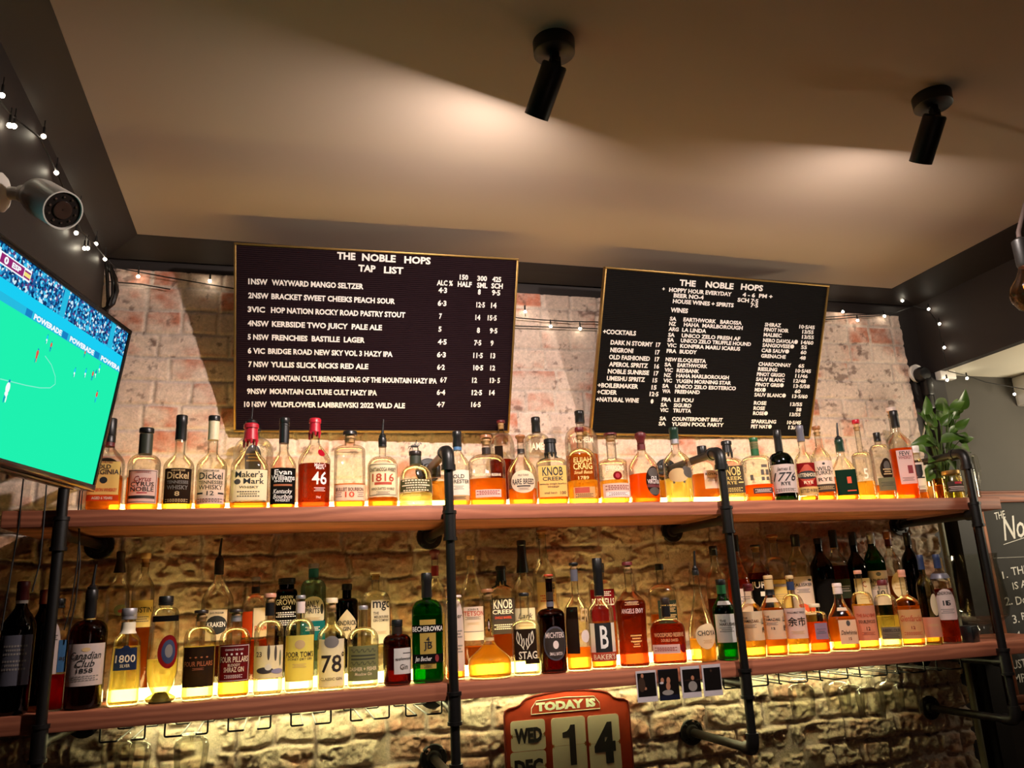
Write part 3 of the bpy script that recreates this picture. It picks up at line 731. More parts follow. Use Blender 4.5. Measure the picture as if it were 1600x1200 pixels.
    for p, h, a, c in (((57, 556), 26, 6, 6), ((79, 542), 20, 6, 3), ((73, 530), 18, 2, 4), ((132, 553), 16, 6, 3), ((116, 582), 20, 2, 4), ((133, 583), 20, 2, 4), ((144, 587), 22, 6, 3), ((149, 584), 18, 3, 4), ((155, 576), 20, 2, 4), ((150, 620), 26, 6, 2), ((10, 612), 40, 4, 4)):
        player(p, h, a, c)
    mb.build('screen', mats, t, smooth=False)
    # wall arm behind the set
    mb = MB(); c = Vector((.37, -.22, -.075)); p0 = M @ c; wallp = Vector((XL - TR.x, p0.y + .05, p0.z + .06))
    mb.tube([p0, p0 + (wallp - p0) * .5, wallp], .014, 10); mb.bbox((wallp.x, wallp.y - .05, wallp.z - .08), (wallp.x + .008, wallp.y + .05, wallp.z + .08), .002)
    mb.build('wall_mount', M_BLACK, t)
television()

# ================================================================== security camera on the left beam
def cctv():
    f = CAMP + ray((99, 329)) * (1.70 / FPX); b_ = CAMP + ray((56, 304)) * (1.76 / FPX)
    ax = (f - b_).normalized()
    bp = onX((-6, 300), XL)
    t = empty('security_camera', bp); tag(t, 'white bullet security camera above the television, leftmost on the wall', 'security camera')
    q = ax.to_track_quat('Z', 'Y').to_matrix().to_4x4()
    M = Matrix.Translation(b_ - bp) @ q; L = (f - b_).length; R = .042
    mb = MB(); mb.lathe([(-.004, .018), (0, R * .72), (.010, R * .93), (.03, R), (L, R), (L, R - .003), (L - .006, R - .004)], 32, M, caps=False); mb.lathe([(-.0045, .002), (-.004, .018)], 32, M)
    # sun-shield lip along the top
    mb.build('housing', M_WPLAS, t)
    mb = MB(); mb.lathe([(L - .012, R - .004), (L - .004, R - .004), (L - .003, .002)], 32, M); mb.build('face_plate', pbr('dark_camera_face', (40, 34, 32), .25), t)
    mb = MB(); mb.lathe([(L - .004, .020), (L - .001, .019), (L - .0005, .013), (L - .003, .002)], 24, M)
    for k in range(10):
        a = k * math.pi / 5; mb.ball(M @ Vector((math.cos(a) * .028, math.sin(a) * .028, L - .0035)), .003, 8, 4)
    mb.build('lens', pbr('camera_lens_glass', (70, 52, 44), .1), t)
    mb = MB(); mb.tube(path([Vector((.004, 0, 0)), Vector((.06, .0, 0.0)), b_ - bp + ax * .02 + Vector((0, 0, .02))], .025), .015, 12); mb.ball((.055, .0, 0), .021, 14, 8); mb.build('mounting_arm', M_WPLAS, t)
    mb = MB(); mb.lathe([(0, .043), (.012, .043), (.02, .034), (.024, .018)], 28, Matrix.Rotation(math.pi / 2, 4, 'Y')); mb.build('wall_base', M_WPLAS, t)
cctv()

# ================================================================== strings of fairy lights
M_WIRE = pbr('black_cable', (16, 14, 13), .5)
def fairy(label, wires, bulbs):
    t = empty('string_lights', wires[0][0]); tag(t, label, 'string lights'); o = Vector(wires[0][0])
    for w in wires:
        mb = MB(); mb.tube([Vector(p) - o for p in w], .0022, 6); mb.build('wire', M_WIRE, t)
    for bpos, hang in bulbs:
        bpos = Vector(bpos)
        mb = MB(); mb.lathe([(0, .0028), (.012, .0034), (.022, .003)], 8, Matrix.Translation(bpos - o + Vector((0, 0, .004)))); mb.tube([bpos - o + Vector((0, 0, .024)), bpos - o + Vector(hang)], .0014, 5)
        s = mb.build('socket', M_BLACK, t)
        mb = MB(); mb.ball(bpos - o, .0058, 10, 7); mb.build('bulb', M_BULB, s)
xl = XL + .018
lp = [onX(p, xl) for p in ((-30, 120), (18, 180), (62, 215), (92, 275), (108, 318), (128, 362), (146, 380), (163, 400))]
lb_ = [onX(p, xl) for p in ((3, 149), (15, 196), (22, 197), (68, 213), (88, 270), (125, 327), (119, 364), (132, 388), (137, 388), (150, 381), (164, 405))]
w2 = [lp[-1]] + [onY(p, -.03) for p in ((180, 418), (260, 433), (330, 445), (372, 452))]
w3 = [onY(p, -.025) for p in ((168, 440), (220, 444), (266, 452))]
fairy('fairy lights strung along the dark left beam, above the television', [lp, w2, w3], [(p, (0, 0, .045)) for p in lb_] + [(onY(p, -.03), (0, 0, .04)) for p in ((216, 432), (328, 439))])
m1 = [onY(p, -.028) for p in ((790, 494), (812, 497), (850, 500), (890, 502.5), (930, 503), (960, 505))]
m2 = [onY(p, -.024) for p in ((790, 508), (812, 509.5), (860, 511), (930, 513.5), (960, 515))]
fairy('fairy lights on two black cables between the letter boards', [m1, m2], [(onY((820.5, 487), -.03), (0, 0, -.02)), (onY((860.5, 510), -.03), (0, 0, .03)), (onY((906.5, 513.5), -.03), (0, 0, .03))])
r1 = [onY(p, -.03) for p in ((1270, 497), (1300, 495), (1340, 492), (1382, 491), (1400, 489), (1428, 478))] + [onX(p, XR - .06) for p in ((1452, 486), (1466, 506), (1472, 543), (1480, 575))] + [onY(p, -.085) for p in ((1482, 580), (1511, 587), (1540, 597), (1600, 608))]
r2 = [onY(p, -.026) for p in ((1270, 501), (1300, 499), (1345, 495), (1382, 493))]
fairy('fairy lights over the brick end and down the right corner', [r1, r2], [(onY(p, -.032), (0, 0, .025)) for p in ((1317, 487), (1340, 500.5), (1382, 494), (1410, 470))] + [(onX(p, XR - .06), (0, 0, .02)) for p in ((1451, 483), (1468, 506), (1475.5, 543))] + [(onY(p, -.085), (0, 0, .025)) for p in ((1480, 594), (1511, 591), (1585, 616))])

# ================================================================== cables on the left
mb = MB()
for pts in ([(38, 735), (28, 830), (16, 900), (2, 985)], [(74, 740), (68, 820), (62, 880), (50, 925)]):
    mb.tube([onY(p, -.45) for p in pts], .0022, 6)
o = mb.build('hanging_cable', M_WIRE); tag(o, 'thin black cables hanging below the television, left of the pipe post', 'cable')
mb = MB(); mb.tube([onY(p, -.36) for p in ((128, 740), (122, 800), (125, 880), (118, 940), (105, 1000))], .0022, 6); mb.tube([onY(p, -.36) for p in ((131, 740), (126, 800), (121, 880), (110, 950), (100, 985))], .0018, 6)
o = mb.build('hanging_cable', M_WIRE); tag(o, 'twin black cable falling behind the dark whisky bottle with script label', 'cable')
mb = MB()
mb.tube([onY(p, -.05) for p in ((166, 412), (168, 440), (169, 470), (165, 500))], .006, 8); mb.tube([onY(p, -.05) for p in ((170, 415), (180, 436), (182, 455), (176, 474), (164, 484), (150, 484))], .009, 8); mb.tube([onY(p, -.06) for p in ((172, 415), (176, 440), (176, 460), (170, 478))], .005, 8)
o = mb.build('cable_loop', pbr('glossy_black_cable', (20, 18, 17), .2)); tag(o, 'glossy black cable loop on the bricks above the television corner', 'cable')

# ================================================================== flip calendar on the bricks
def calendar():
    yc = -.045
    O = onY((787, 1106), yc); n = Vector((0, -1, 0)); U = Vector((1, 0, 0)); V = Vector((0, 0, 1))
    t = empty('flip_calendar', O); tag(t, 'red metal flip calendar reading TODAY IS WED 14 DEC', 'calendar')
    def uv(px): q = onY(px, yc) - O; return q.x, q.z
    x0 = 0.0; x1 = uv((982, 1098))[0]; ztop = uv((880, 1080))[1]; zs = uv((800, 1108))[1]; W = x1
    # plate outline with stepped shoulders
    out = [(0, -.50), (0, zs - .02)]
    dd = ztop - zs
    out += [(0.004, zs - .006), (.018, zs + .04 * dd), (.044, zs + .12 * dd), (.060, zs + .26 * dd), (.070, zs + .48 * dd), (.082, zs + .66 * dd), (.11, zs + .82 * dd), (.16, zs + .96 * dd), (W / 2, ztop + .06 * dd)]
    full = out + [(W - a, b_) for a, b_ in reversed(out[:-1])]
    red = pbr('chipped_red_enamel', (186, 70, 40), .45, 0.2, .2, 25, .05, rgb2=(150, 48, 28))
    def plate(pts, d0, d1, mb):
        k = len(pts)
        vs = [Vector((a, -d0, b_)) for a, b_ in pts] + [Vector((a, -d1, b_)) for a, b_ in pts]
        mb.add(vs, [tuple(range(k)), tuple(range(2 * k - 1, k - 1, -1))] + [(i, k + i, k + (i + 1) % k, (i + 1) % k) for i in range(k)])
    mb = MB(); plate(full, -.012, .0, mb); mb.build('back_plate', red, t, smooth=False)
    mb = MB(); mb.tube([Vector((a, -.001, b_)) for a, b_ in full], .003, 6); mb.build('rolled_rim', pbr('dark_red_rim', (104, 34, 24), .4, .2), t)
    card = pbr('cream_flip_card', (196, 188, 160), .6, 0, .08, 12); inkb = pbr('black_print', (22, 18, 18), .6)
    def rr(u0, v0, u1, v1, r):
        pts = []
        for cx, cy, a0 in ((u1 - r, v1 - r, 0), (u0 + r, v1 - r, 90), (u0 + r, v0 + r, 180), (u1 - r, v0 + r, 270)):
            for k in range(4): a = math.radians(a0 + 30 * k); pts.append((cx + r * math.cos(a), cy + r * math.sin(a)))
        return pts
    def flip(pxa, pxb, s, tw, th, lw=.0):
        u0, v1 = uv(pxa); u1, v0 = uv(pxb)
        v1 = (v1 + uv((pxb[0], pxa[1]))[1]) / 2
        vm = (v0 + v1) / 2
        mb = MB(); plate(rr(u0, vm + .0006, u1, v1, .010), .0, .0035, mb); plate(rr(u0, v0, u1, vm - .0006, .010), .0, .0035, mb)
        c = mb.build('flip_card', card, t, smooth=False)
        mb = MB()
        if s == '1':
            uc = (u0 + u1) / 2; hh = (v1 - v0) * th; ww = (u1 - u0) * tw
            poly_on(mb, [(uc, vm - hh / 2), (uc + ww * .44, vm - hh / 2), (uc + ww * .44, vm + hh / 2), (uc + ww * .12, vm + hh / 2), (uc + ww * .02, vm + hh * .41), (uc - ww * .14, vm + hh * .35), (uc - ww * .46, vm + hh * .32), (uc - ww * .46, vm + hh * .19), (uc, vm + hh * .19)], Vector((0, -.0035, 0)), U, V, .0008); mb.build('lettering', inkb, c, smooth=False)
        else: text_on(mb, s, Vector((0, -.0035, 0)), U, V, (u0 + u1) / 2 - (u1 - u0) * tw / 2, (u0 + u1) / 2 + (u1 - u0) * tw / 2, vm, (v1 - v0) * th, .0008, .055); mb.build('lettering', inkb, c, smooth=False)
        mb = MB()
        for q in (u0 + .004, u1 - .004): mb.tube([Vector((q, -.003, vm - .006)), Vector((q, -.006, vm)), Vector((q, -.003, vm + .006))], .0016, 6)
        mb.build('ring', M_BRASS, c)
    sc = 4.0
    p = lambda x, y: (740 + x / sc, 1030 + y / sc)
    flip(p(228, 380), p(452, 560), 'WED', .80, .50)
    flip(p(228, 575), p(460, 760), 'DEC', .80, .50)
    flip(p(482, 360), p(714, 700), '1', .42, .72)
    flip(p(708, 345), p(928, 690), '4', .68, .72)
    a0 = uv(p(360, 345))[0]; a1 = uv(p(790, 310))[0]; vb = (uv(p(365, 342))[1] + uv(p(788, 310))[1]) / 2; vt = uv(p(580, 238))[1]
    pts = [(a0, vb), (a1, vb), (a1 - .002, vb + .020), (a1 - .02, vt - .004), ((a0 + a1) / 2, vt + .001), (a0 + .02, vt - .004), (a0 + .002, vb + .020), (a0, vb)]
    mb = MB(); mb.tube([Vector((a, -.001, b_)) for a, b_ in pts], .0011, 5); pale = pbr('pale_green_white_paint', (200, 206, 180), .6, 0, .15, 60)
    text_on(mb, 'TODAY IS', Vector(), U, V, a0 + .018, a1 - .016, (vb + vt) / 2 - .001, (vt - vb) * .62, .001, .06)
    mb.build('heading', pale, t, smooth=False)
calendar()

# ================================================================== instant photo prints on the lower shelf edge
def prints():
    y = SD - .0025
    black = pbr('photo_black', (20, 16, 15), .3); border_ = pbr('photo_border', (190, 180, 184), .4); skin = pbr('photo_skin_tone', (168, 112, 84), .4); cloth = pbr('photo_grey_cloth', (140, 132, 126), .4); navy = pbr('photo_navy_border', (24, 26, 44), .35); brown = pbr('photo_brown', (58, 40, 30), .4)
    p = lambda x, yy: (980 + x / 10.0, 1030 + yy / 10.0)
    S = [((125, 190), (485, 655), (148, 225), (462, 572), border_, 'white bordered photo print of a person in black, leftmost of four', [('o', 230, 262, 24, 34, skin), ('o', 285, 460, 22, 22, skin), ('o', 225, 400, 60, 110, brown)]),
         ((470, 165), (828, 625), (480, 180), (818, 545), navy, 'dark bordered photo print of two people, second from the left', [('o', 545, 330, 30, 40, skin), ('o', 535, 372, 34, 18, border_), ('o', 640, 330, 34, 50, skin), ('o', 638, 420, 40, 60, skin), ('o', 635, 520, 100, 40, cloth)]),
         ((822, 120), (1168, 590), (850, 165), (1158, 500), border_, 'white bordered photo print of a person in a grey shirt', [('o', 1018, 290, 28, 36, skin), ('o', 1022, 420, 80, 78, cloth), ('o', 940, 330, 70, 5, brown), ('o', 1110, 318, 50, 5, brown)]),
         ((1152, 92), (1498, 560), (1182, 140), (1478, 472), border_, 'white bordered photo print, almost all black, rightmost of four', [('o', 1302, 178, 20, 20, brown), ('o', 1270, 260, 50, 60, black)])]
    for a, b_, c, d, bm_, lab, shapes in S:
        A = onY(p(*a), y); B = onY(p(*b_), y); Cc = onY(p(*c), y); D = onY(p(*d), y)
        t = empty('photo_print', (A.x, y, A.z)); tag(t, lab, 'photo', 'instant photo prints on the lower shelf edge'); o = Vector((A.x, y, A.z))
        mb = MB(); mb.bbox((0, -.0012, B.z - A.z), (B.x - A.x, 0.0, 0), .0004); mb.build('border', bm_, t, smooth=False)
        mb = MB(); mb.cur = 0; mb.add([Vector((q[0] - o.x, -.0015, q[1] - o.z)) for q in ((Cc.x, D.z), (D.x, D.z), (D.x, Cc.z), (Cc.x, Cc.z))], [(0, 1, 2, 3)])
        ms = [black, skin, cloth, border_, brown]
        for k, (_, x, yy, ra, rb, mm) in enumerate(shapes):
            q = onY(p(x, yy), y); sx = .1 * 2.0e-3; mb.cur = ms.index(mm)
            mb.add([Vector((q.x - o.x + ra * sx * math.cos(i * math.pi / 8), -.0017 - .0001 * k, q.z - o.z + rb * sx * math.sin(i * math.pi / 8))) for i in range(16)], [tuple(range(16))])
        mb.build('picture', ms, t, smooth=False)
prints()

# ================================================================== wire glass hangers and hanging glasses
def hanger(pa, pb, gap, label):
    y0 = -.345; zt = LB
    A = onY(pa, y0); B = onY(pb, y0)
    t = empty('glass_hanger', (A.x, y0, zt)); tag(t, label, 'glass rack', 'black wire glass hangers under the lower shelf')
    w = B.x - A.x; d = .040; ga, gb = gap
    for (xs, xi) in ((0, ga * w), (w, gb * w)):
        mb = MB(); mb.tube(path([(xs, 0, .0), (xs, 0, -d), (xi, 0, -d), (xi, .27, -d)], .006), .0026, 8); mb.tube(path([(xs, .27, 0), (xs, .27, -d), (xi, .27, -d)], .006), .0026, 8)
        mb.build('wire_rail', M_BLACK, t)
HG = [((157, 1139), (227, 1135), (.38, .70), 'leftmost'), ((258, 1132), (325, 1127), (.38, .72), 'second from the left'), ((357, 1123), (423, 1118), (.36, .70), 'third from the left'), ((455, 1116), (517, 1111), (.30, .62), 'fourth from the left'), ((548, 1108), (608, 1104), (.30, .62), 'fifth from the left'), ((634, 1102), (690, 1097), (.30, .60), 'sixth, beside the middle post'),
      ((1130, 1062), (1199, 1056), (.3, .62), 'seventh, behind the third post'), ((1216, 1054), (1260, 1051), (.1, .55), 'eighth, above the single glass'), ((1280, 1048), (1323, 1045), (.1, .5), 'ninth, above the cluster of glasses'), ((1342, 1043), (1384, 1039), (.1, .5), 'tenth, above the cluster of glasses'), ((1401, 1038), (1443, 1034), (.1, .5), 'eleventh, nearest the right'), ((1462, 1032), (1500, 1028), (.2, .6), 'last one on the right')]
for a, b_, g, s in HG: hanger(a, b_, g, 'black wire glass hanger under the lower shelf, ' + s)
M_STEM = glass((252, 252, 248), .9, 'stemware_glass', .55)
def hanging_glass(px, ytop, w, yw, label):
    q = onY((px, ytop), yw); R = w / FPX * (q - CAMP).length * .5 * .97
    t = empty('stem_glass', (q.x, yw, LB - .047)); tag(t, label, 'glass', 'glasses hanging upside down under the lower shelf')
    zt = q.z - (LB - .047)
    mb = MB(); mb.lathe([(.0085, .002), (.008, .030), (.0045, .032), (.002, .010), (0, .0045), (-.01, .004), (zt + .012, .004), (zt, .010)], 24, caps=False); mb.build('stem_and_foot', M_STEM, t)
    H = .105
    mb = MB(); mb.lathe([(zt, .009), (zt - .003, R * .6), (zt - .012, R * .9), (zt - .028, R), (zt - .06, R * .93), (zt - H, R * .86), (zt - H - .001, R * .855), (zt - H, R * .84), (zt - .06, R * .90), (zt - .028, R * .96), (zt - .013, R * .85), (zt - .006, R * .5)], 28, caps=False); mb.build('bowl', M_STEM, t)
for a in ((209, 1158, 47, -.33, 'clear glass hanging upside down, leftmost one under the shelf'), (186, 1156, 42, -.18, 'clear glass hanging just behind the leftmost glass'), (300, 1149, 47, -.33, 'clear glass hanging upside down below the dark boxed gin label'), (1250, 1068, 37, -.27, 'single clear hanging glass right of the third pipe post'), (1306, 1063, 36, -.12, 'rear left glass of the hanging cluster on the right'), (1327, 1069, 36, -.22, 'middle left glass of the hanging cluster'), (1357, 1073, 39, -.33, 'front glass of the hanging cluster, lowest rim'), (1387, 1063, 38, -.15, 'rear right glass of the hanging cluster'), (1415, 1066, 38, -.28, 'rightmost glass of the hanging cluster')):
    hanging_glass(*a)

# ================================================================== right hand end: pipe conduit, socket, side room
mb = MB(); a = onY((1477, 815), -.03); b_ = onY((1534, 1200), -.03)
mb.tube([(2.745, -.035, 1.80), (2.745, -.035, .60)], .0125, 12); o = mb.build('conduit_pipe', pbr('grey_painted_conduit', (120, 120, 98), .5)); tag(o, 'grey vertical conduit pipe at the right end of the bricks', 'pipe')
def socket():
    c = onY((1433, 588), -.005); t = empty('wall_socket', c); tag(t, 'round white wall socket with black plug left of the plant top', 'socket')
    Mx = Matrix.Rotation(math.pi / 2, 4, 'X')
    mb = MB(); mb.lathe([(0, .042), (.010, .042), (.014, .038), (.014, .001)], 28, Mx @ Matrix.Translation((-.004, 0.012, 0))); mb.build('plate', M_WPLAS, t)
    mb = MB(); mb.lathe([(.012, .034), (.035, .036), (.052, .028), (.056, .004)], 24, Mx); mb.bbox((-.005, -.055, -.10), (.03, -.012, -.02), .006); mb.bbox((.005, -.04, -.16), (.035, -.006, -.09), .006); mb.build('plug', M_BPLAS, t)
    P = [onY(p, -.03) - c for p in ((1446, 588), (1450, 602), (1455, 616), (1455, 628), (1450, 642), (1446, 664), (1440, 690))]
    mb = MB(); mb.tube(P, .0034, 8); mb.build('white_cable', M_WPLAS, t)
socket()
def side_room():
    # white trunking end and unit on the grey wall
    A = onY((1458, 580), -.03); B = onY((1480, 597), -.03)
    mb = MB(); mb.bbox((A.x, -.07, B.z + .004), (B.x + .02, -.034, A.z), .006); o = mb.build('trunking_end', M_WPLAS); tag(o, 'small white cable trunking end at the right corner beside the pale ceiling', 'trunking')
    A = onY((1587, 600), -.02); B = onY((1600, 634), -.02)
    mb = MB(); mb.bbox((A.x, -.16, B.z), (A.x + .5, .0, 2.46), .008); o = mb.build('wall_unit', M_WPLAS); tag(o, 'white boxed unit under the pale ceiling at the right picture edge', 'wall unit')
    y = -.004
    # timber rail and blackboard with frame
    z1 = onY((1560, 768), y).z; z0 = onY((1560, 786), y).z
    mb = MB(); mb.bbox((2.97, -.03, z0), (4.6, .0, z1), .004); mb.bbox((2.97, -.036, z1 - .010), (4.6, .0, z1), .003); o = mb.build('timber_rail', M_FRAMEW); tag(o, 'red brown timber rail on the grey wall right of the plant', 'rail')
    t = empty('chalkboard', (3.0, y, 1.0)); tag(t, 'framed chalkboard with handwritten house list at the right edge', 'chalkboard')
    o = Vector((3.0, y, 1.0))
    xl_ = onY((1527, 900), y).x
    mb = MB(); mb.bbox((0.0, -.012, .06), (1.6, .0, z0 - 1.0), .002); mb.build('slate_panel', M_SLATE, t)
    mb = MB()
    for k in range(3): mb.bbox((-.055 + .019 * k, -.02 - .004 * (k % 2), .0), (-.038 + .019 * k, .0, z0 - 1.0), .003)
    mb.bbox((-.055, -.028, .03), (1.6, .0, .062), .004); mb.bbox((-.055, -.022, .0), (1.6, .0, .026), .004)
    mb.build('timber_frame', wood('orange_timber_moulding', (176, 104, 60), (112, 58, 32), 2), t)
    mb = MB(); U = Vector((1, 0, 0)); V = Vector((0, 0, 1)); yy = y - .0128
    def tx(s, pa, pb, h, sh=0.0):
        A = onY(pa, yy); B = onY(pb, yy); A2 = A - o; B2 = B - o
        vs, fs, _ = textmesh(s, .008, sh); n = Vector((0, -1, 0)); D = (B2 - A2)
        mb.add([A2 + D * (a + .5) + V * (b_ * h) + n * .0008 for a, b_ in vs], fs)
    tx('THE', (1554, 807), (1570, 803), .032); tx('Noble', (1566, 827), (1630, 815), .10, .25)
    tx('1.', (1566, 899), (1574, 897), .03); tx('THE', (1580, 893), (1606, 889), .034); tx('IS A', (1582, 916), (1604, 911), .03)
    tx('2.', (1570, 940), (1581, 938), .034); tx('Do', (1587, 939), (1604, 936), .034); tx('3.', (1582, 968), (1592, 966), .034); tx('R', (1596, 963), (1604, 962), .03); tx('4.', (1587, 993), (1598, 991), .03)
    tx('USTO', (1582, 1039), (1612, 1034), .034); tx('MPLI', (1584, 1061), (1612, 1057), .034)
    q0 = onY((1568, 851), yy) - o; q1 = onY((1625, 832), yy) - o
    mb.tube([q0, q1], .0016, 5); q0 = onY((1552, 872), yy) - o; mb.tube([q0, q0 + Vector((.3, 0, 0))], .0008, 5)
    mb.build('chalk_writing', M_CHALK, t, smooth=False)
side_room()
# pendant bulb at the right edge of the picture, close to the photographer
def pendant():
    c = onY((1612, 458), -1.25)
    t = empty('pendant_lamp', (c.x, c.y, HC)); tag(t, 'filament bulb pendant at the right picture edge', 'pendant lamp'); o = Vector((c.x, c.y, HC))
    d = c - o; R = .056
    mb = MB(); mb.lathe([(d.z - R, .002), (d.z - R * .92, R * .38), (d.z - R * .7, R * .72), (d.z - R * .3, R * .96), (d.z, R), (d.z + R * .45, R * .88), (d.z + R * .9, R * .55), (d.z + R * 1.35, .020), (d.z + R * 1.6, .0175)], 28, caps=False); mb.build('glass_globe', glass((238, 200, 150), .5, 'smoked_amber_globe'), t)
    mb = MB(); mb.lathe([(d.z + R * 1.45, .019), (d.z + R * 1.6, .022), (d.z + R * 2.9, .022), (d.z + R * 3.1, .006)], 20); mb.build('lamp_holder', M_BLACK, t)
    mb = MB(); mb.tube([(0, 0, d.z + R * 2.9), (.004, 0, d.z + R * 3.4), (.07, 0, d.z + R * 5.6), (.26, 0, -.02), (.26, 0, 0)], .0075, 10); mb.lathe([(-.025, .045), (-.003, .05), (0, .05)], 24, Matrix.Translation((.26, 0, 0))); mb.build('flex', pbr('brown_fabric_flex', (60, 44, 38), .8), t)
    mb = MB(); mb.tube([(.0, 0, d.z + R * 1.2), (0, 0, d.z + R * .7)], .004, 8)
    for k in range(6):
        a = k * math.pi / 3; mb.tube([(.004, 0, d.z + R * .7), (math.cos(a) * .015, math.sin(a) * .015, d.z + R * .45), (math.cos(a) * .012, math.sin(a) * .012, d.z - R * .45), (math.cos(a + .5) * .006, math.sin(a + .5) * .006, d.z - R * .5)], .0013, 5)
    mb.build('filament', emit('orange_filament', (1.0, .22, .05), 14.0, True), t)
pendant()
# ================================================================== bottles
GL = {'clear': ((248, 247, 240), .62), 'thick': ((240, 238, 222), .28), 'green': ((46, 150, 62), .35), 'dkgreen': ((40, 62, 30), .4), 'brown': ((104, 52, 22), .4), 'black': ((16, 14, 13), .5), 'blue': ((196, 222, 214), .5), 'smoke': ((176, 170, 140), .5), 'red': ((150, 30, 24), .4)}
PLACED = []
GROUPS = {'U': 'bottles in the front row of the upper shelf', 'u': 'bottles in the back row of the upper shelf', 'L': 'bottles in the front row of the lower shelf', 'l': 'bottles in the back row of the lower shelf'}
def Lb(y0, y1, w, c, t=(), sh='rect', x=0.0, edge=None): return (y0, y1, w, c, t, sh, x, edge)
def B(sh, x, w, top, shy, nky, nr, cap, liq, labels, desc, name='whisky_bottle', n=2.0, flat=1.0, gl='clear', yaw=0.0, pour=None, sleeve=(), style=1.6, dy=0.0, belly=None, foot=None, face=0.7, pr=1.0):
    yb = (-0.325 if sh in 'UL' else -0.115) + dy
    zb = UT if sh in 'Uu' else LT
    ybase = 790 if sh in 'Uu' else 1111 - 0.0775 * x
    for nud in (0, .014, -.014, .028, -.028, .042, -.04, .055):
        y2 = yb + nud; q0 = onY((x, ybase), y2); th = math.atan2(q0.x, y2 - CAMP.y)
        r0 = (onY((x + w / 2, ybase), y2).x - onY((x - w / 2, ybase), y2).x) / 2 * math.cos(th) * .975
        if sh in 'UL' and not dy and not (y2 - r0 * flat > -.397 and y2 + r0 * flat < -.243): continue
        if sh in 'ul' and not dy and not (y2 + r0 * flat < -.022 and y2 - r0 * flat > -.212): continue
        if all(((q0.x - b_[1]) / (r0 + b_[3])) ** 2 + ((y2 - b_[2]) / (r0 * flat + b_[4])) ** 2 >= 1.0 for b_ in PLACED if b_[0] == (sh in 'Uu')):
            yb = y2; break
    PLACED.append((sh in 'Uu', q0.x, yb, r0, r0 * flat))
    P0 = onY((x, ybase), yb); a = onY((x - w / 2, ybase), yb); c = onY((x + w / 2, ybase), yb)
    th = math.atan2(P0.x, yb - CAMP.y)
    R = (c.x - a.x) / 2 * math.cos(th) * 0.975
    if flat < 1: R *= 1.0
    zf = lambda py: onY((x + (567 - x) / 4750.0 * (ybase - py), py), yb).z - zb
    rot = -th * face + yaw
    # make the bottle an Empty with every part below it
    t = empty(name, (P0.x, yb, zb), rot)
    tag(t, desc, 'bottle', GROUPS[sh])
    H = zf(top); zs = zf(shy); zn = zf(nky); rn = R * nr
    capk, capc, capy = cap
    zc = zf(capy)
    zs = max(.03, min(zs, H - .03)); zn = max(zs + .008, min(zn, H - .012)); zc = max(min(zc, H - .006), zn * .6)
    prof = [(.0005, R * .80, n), (.002, R * .90, n), (.006, R * .97, n), (.014, R, n)]
    if belly:       # (fraction of the body height, radius factor) control points
        for q, k in belly: prof.append((.014 + (zs - .014) * q, R * k, n))
    else: prof.append((zs * .5, R, n)); prof.append((zs, R, n))
    K = 9; R1 = prof[-1][1]; z1 = prof[-1][0]
    for i in range(1, K + 1):
        q = i / K
        if style == 'round':
            r = rn + (R1 - rn) * math.sqrt(max(0, 1 - q * q)); z = z1 + (zn - z1) * q
        elif style == 'sq':
            q2 = q; r = rn + (R1 - rn) * (1 - q2 ** 3) ** .6; z = z1 + (zn - z1) * q
        else:
            e = q ** style; e = e * e * (3 - 2 * e); r = R1 + (rn - R1) * e; z = z1 + (zn - z1) * q
        prof.append((z, max(r, rn * .999), n + (2 - n) * q))
    ztop = (H - .004) if capk != 'none' else H
    if capk in ('cork', 'ball'): ztop = max(zn + .006, zc)
    prof.append((max(ztop, zn + .004), rn, 2))
    # section helpers
    seg = 28
    def rad(z):
        for (za, ra, na), (zb_, rb, nb) in zip(prof[:-1], prof[1:]):
            if z <= zb_: k = 0 if zb_ == za else max(0, (z - za) / (zb_ - za)); return ra + (rb - ra) * k, na + (nb - na) * k
        return prof[-1][1], 2
    def body(mb, rows, k=1.0, inset=0.0):
        vs = []; fs = []
        for z, r, nn in rows:
            for (p, q) in section(round(nn, 2), seg): vs.append(Vector((p * (r * k - inset), q * (r * k * flat - inset) if (z < zn) else q * (r * k * (flat + (1 - flat) * 1.0) - inset), z)))
        m = len(rows)
        for i in range(m - 1):
            for j in range(seg):
                jj = (j + 1) % seg; fs.append((i * seg + j, i * seg + jj, (i + 1) * seg + jj, (i + 1) * seg + j))
        fs.append(tuple(range(seg - 1, -1, -1))); fs.append(tuple((m - 1) * seg + j for j in range(seg)))
        mb.add(vs, fs)
    def fl(z):      # depth factor along the height, so that a flask gets a round neck
        if z <= zs: return flat
        return min(1.0, flat + (1 - flat) * min(1, (z - zs) / max(1e-4, zn - zs)))
    def body(mb, rows, inset=0.0):
        vs = []; fs = []
        for z, r, nn in rows:
            f = fl(z)
            for (p, q) in section(round(nn, 2), seg): vs.append(Vector((p * (r - inset), q * (r * f - inset), z)))
        m = len(rows)
        for i in range(m - 1):
            for j in range(seg):
                jj = (j + 1) % seg; fs.append((i * seg + j, i * seg + jj, (i + 1) * seg + jj, (i + 1) * seg + j))
        fs.append(tuple(range(seg - 1, -1, -1))); fs.append(tuple((m - 1) * seg + j for j in range(seg)))
        mb.add(vs, fs)
    mb = MB(); body(mb, prof); gt, ge = GL[gl]; mb.build('glass_body', glass(gt, ge), t)
    if liq:
        zl = zf(liq[1]); rows = []
        zz = [.004, .012] + [z for z, r, nn in prof if .014 <= z < zl - .002] + [zl]
        for z in zz:
            r, nn = rad(z); rows.append((z + (.002 if z < .01 else 0), r, nn))
        mb = MB(); body(mb, rows, .0022); mb.build('liquid', liquid(liq[0]), t)
    # ---- closure
    mb = MB(); cm = capmat(capc)
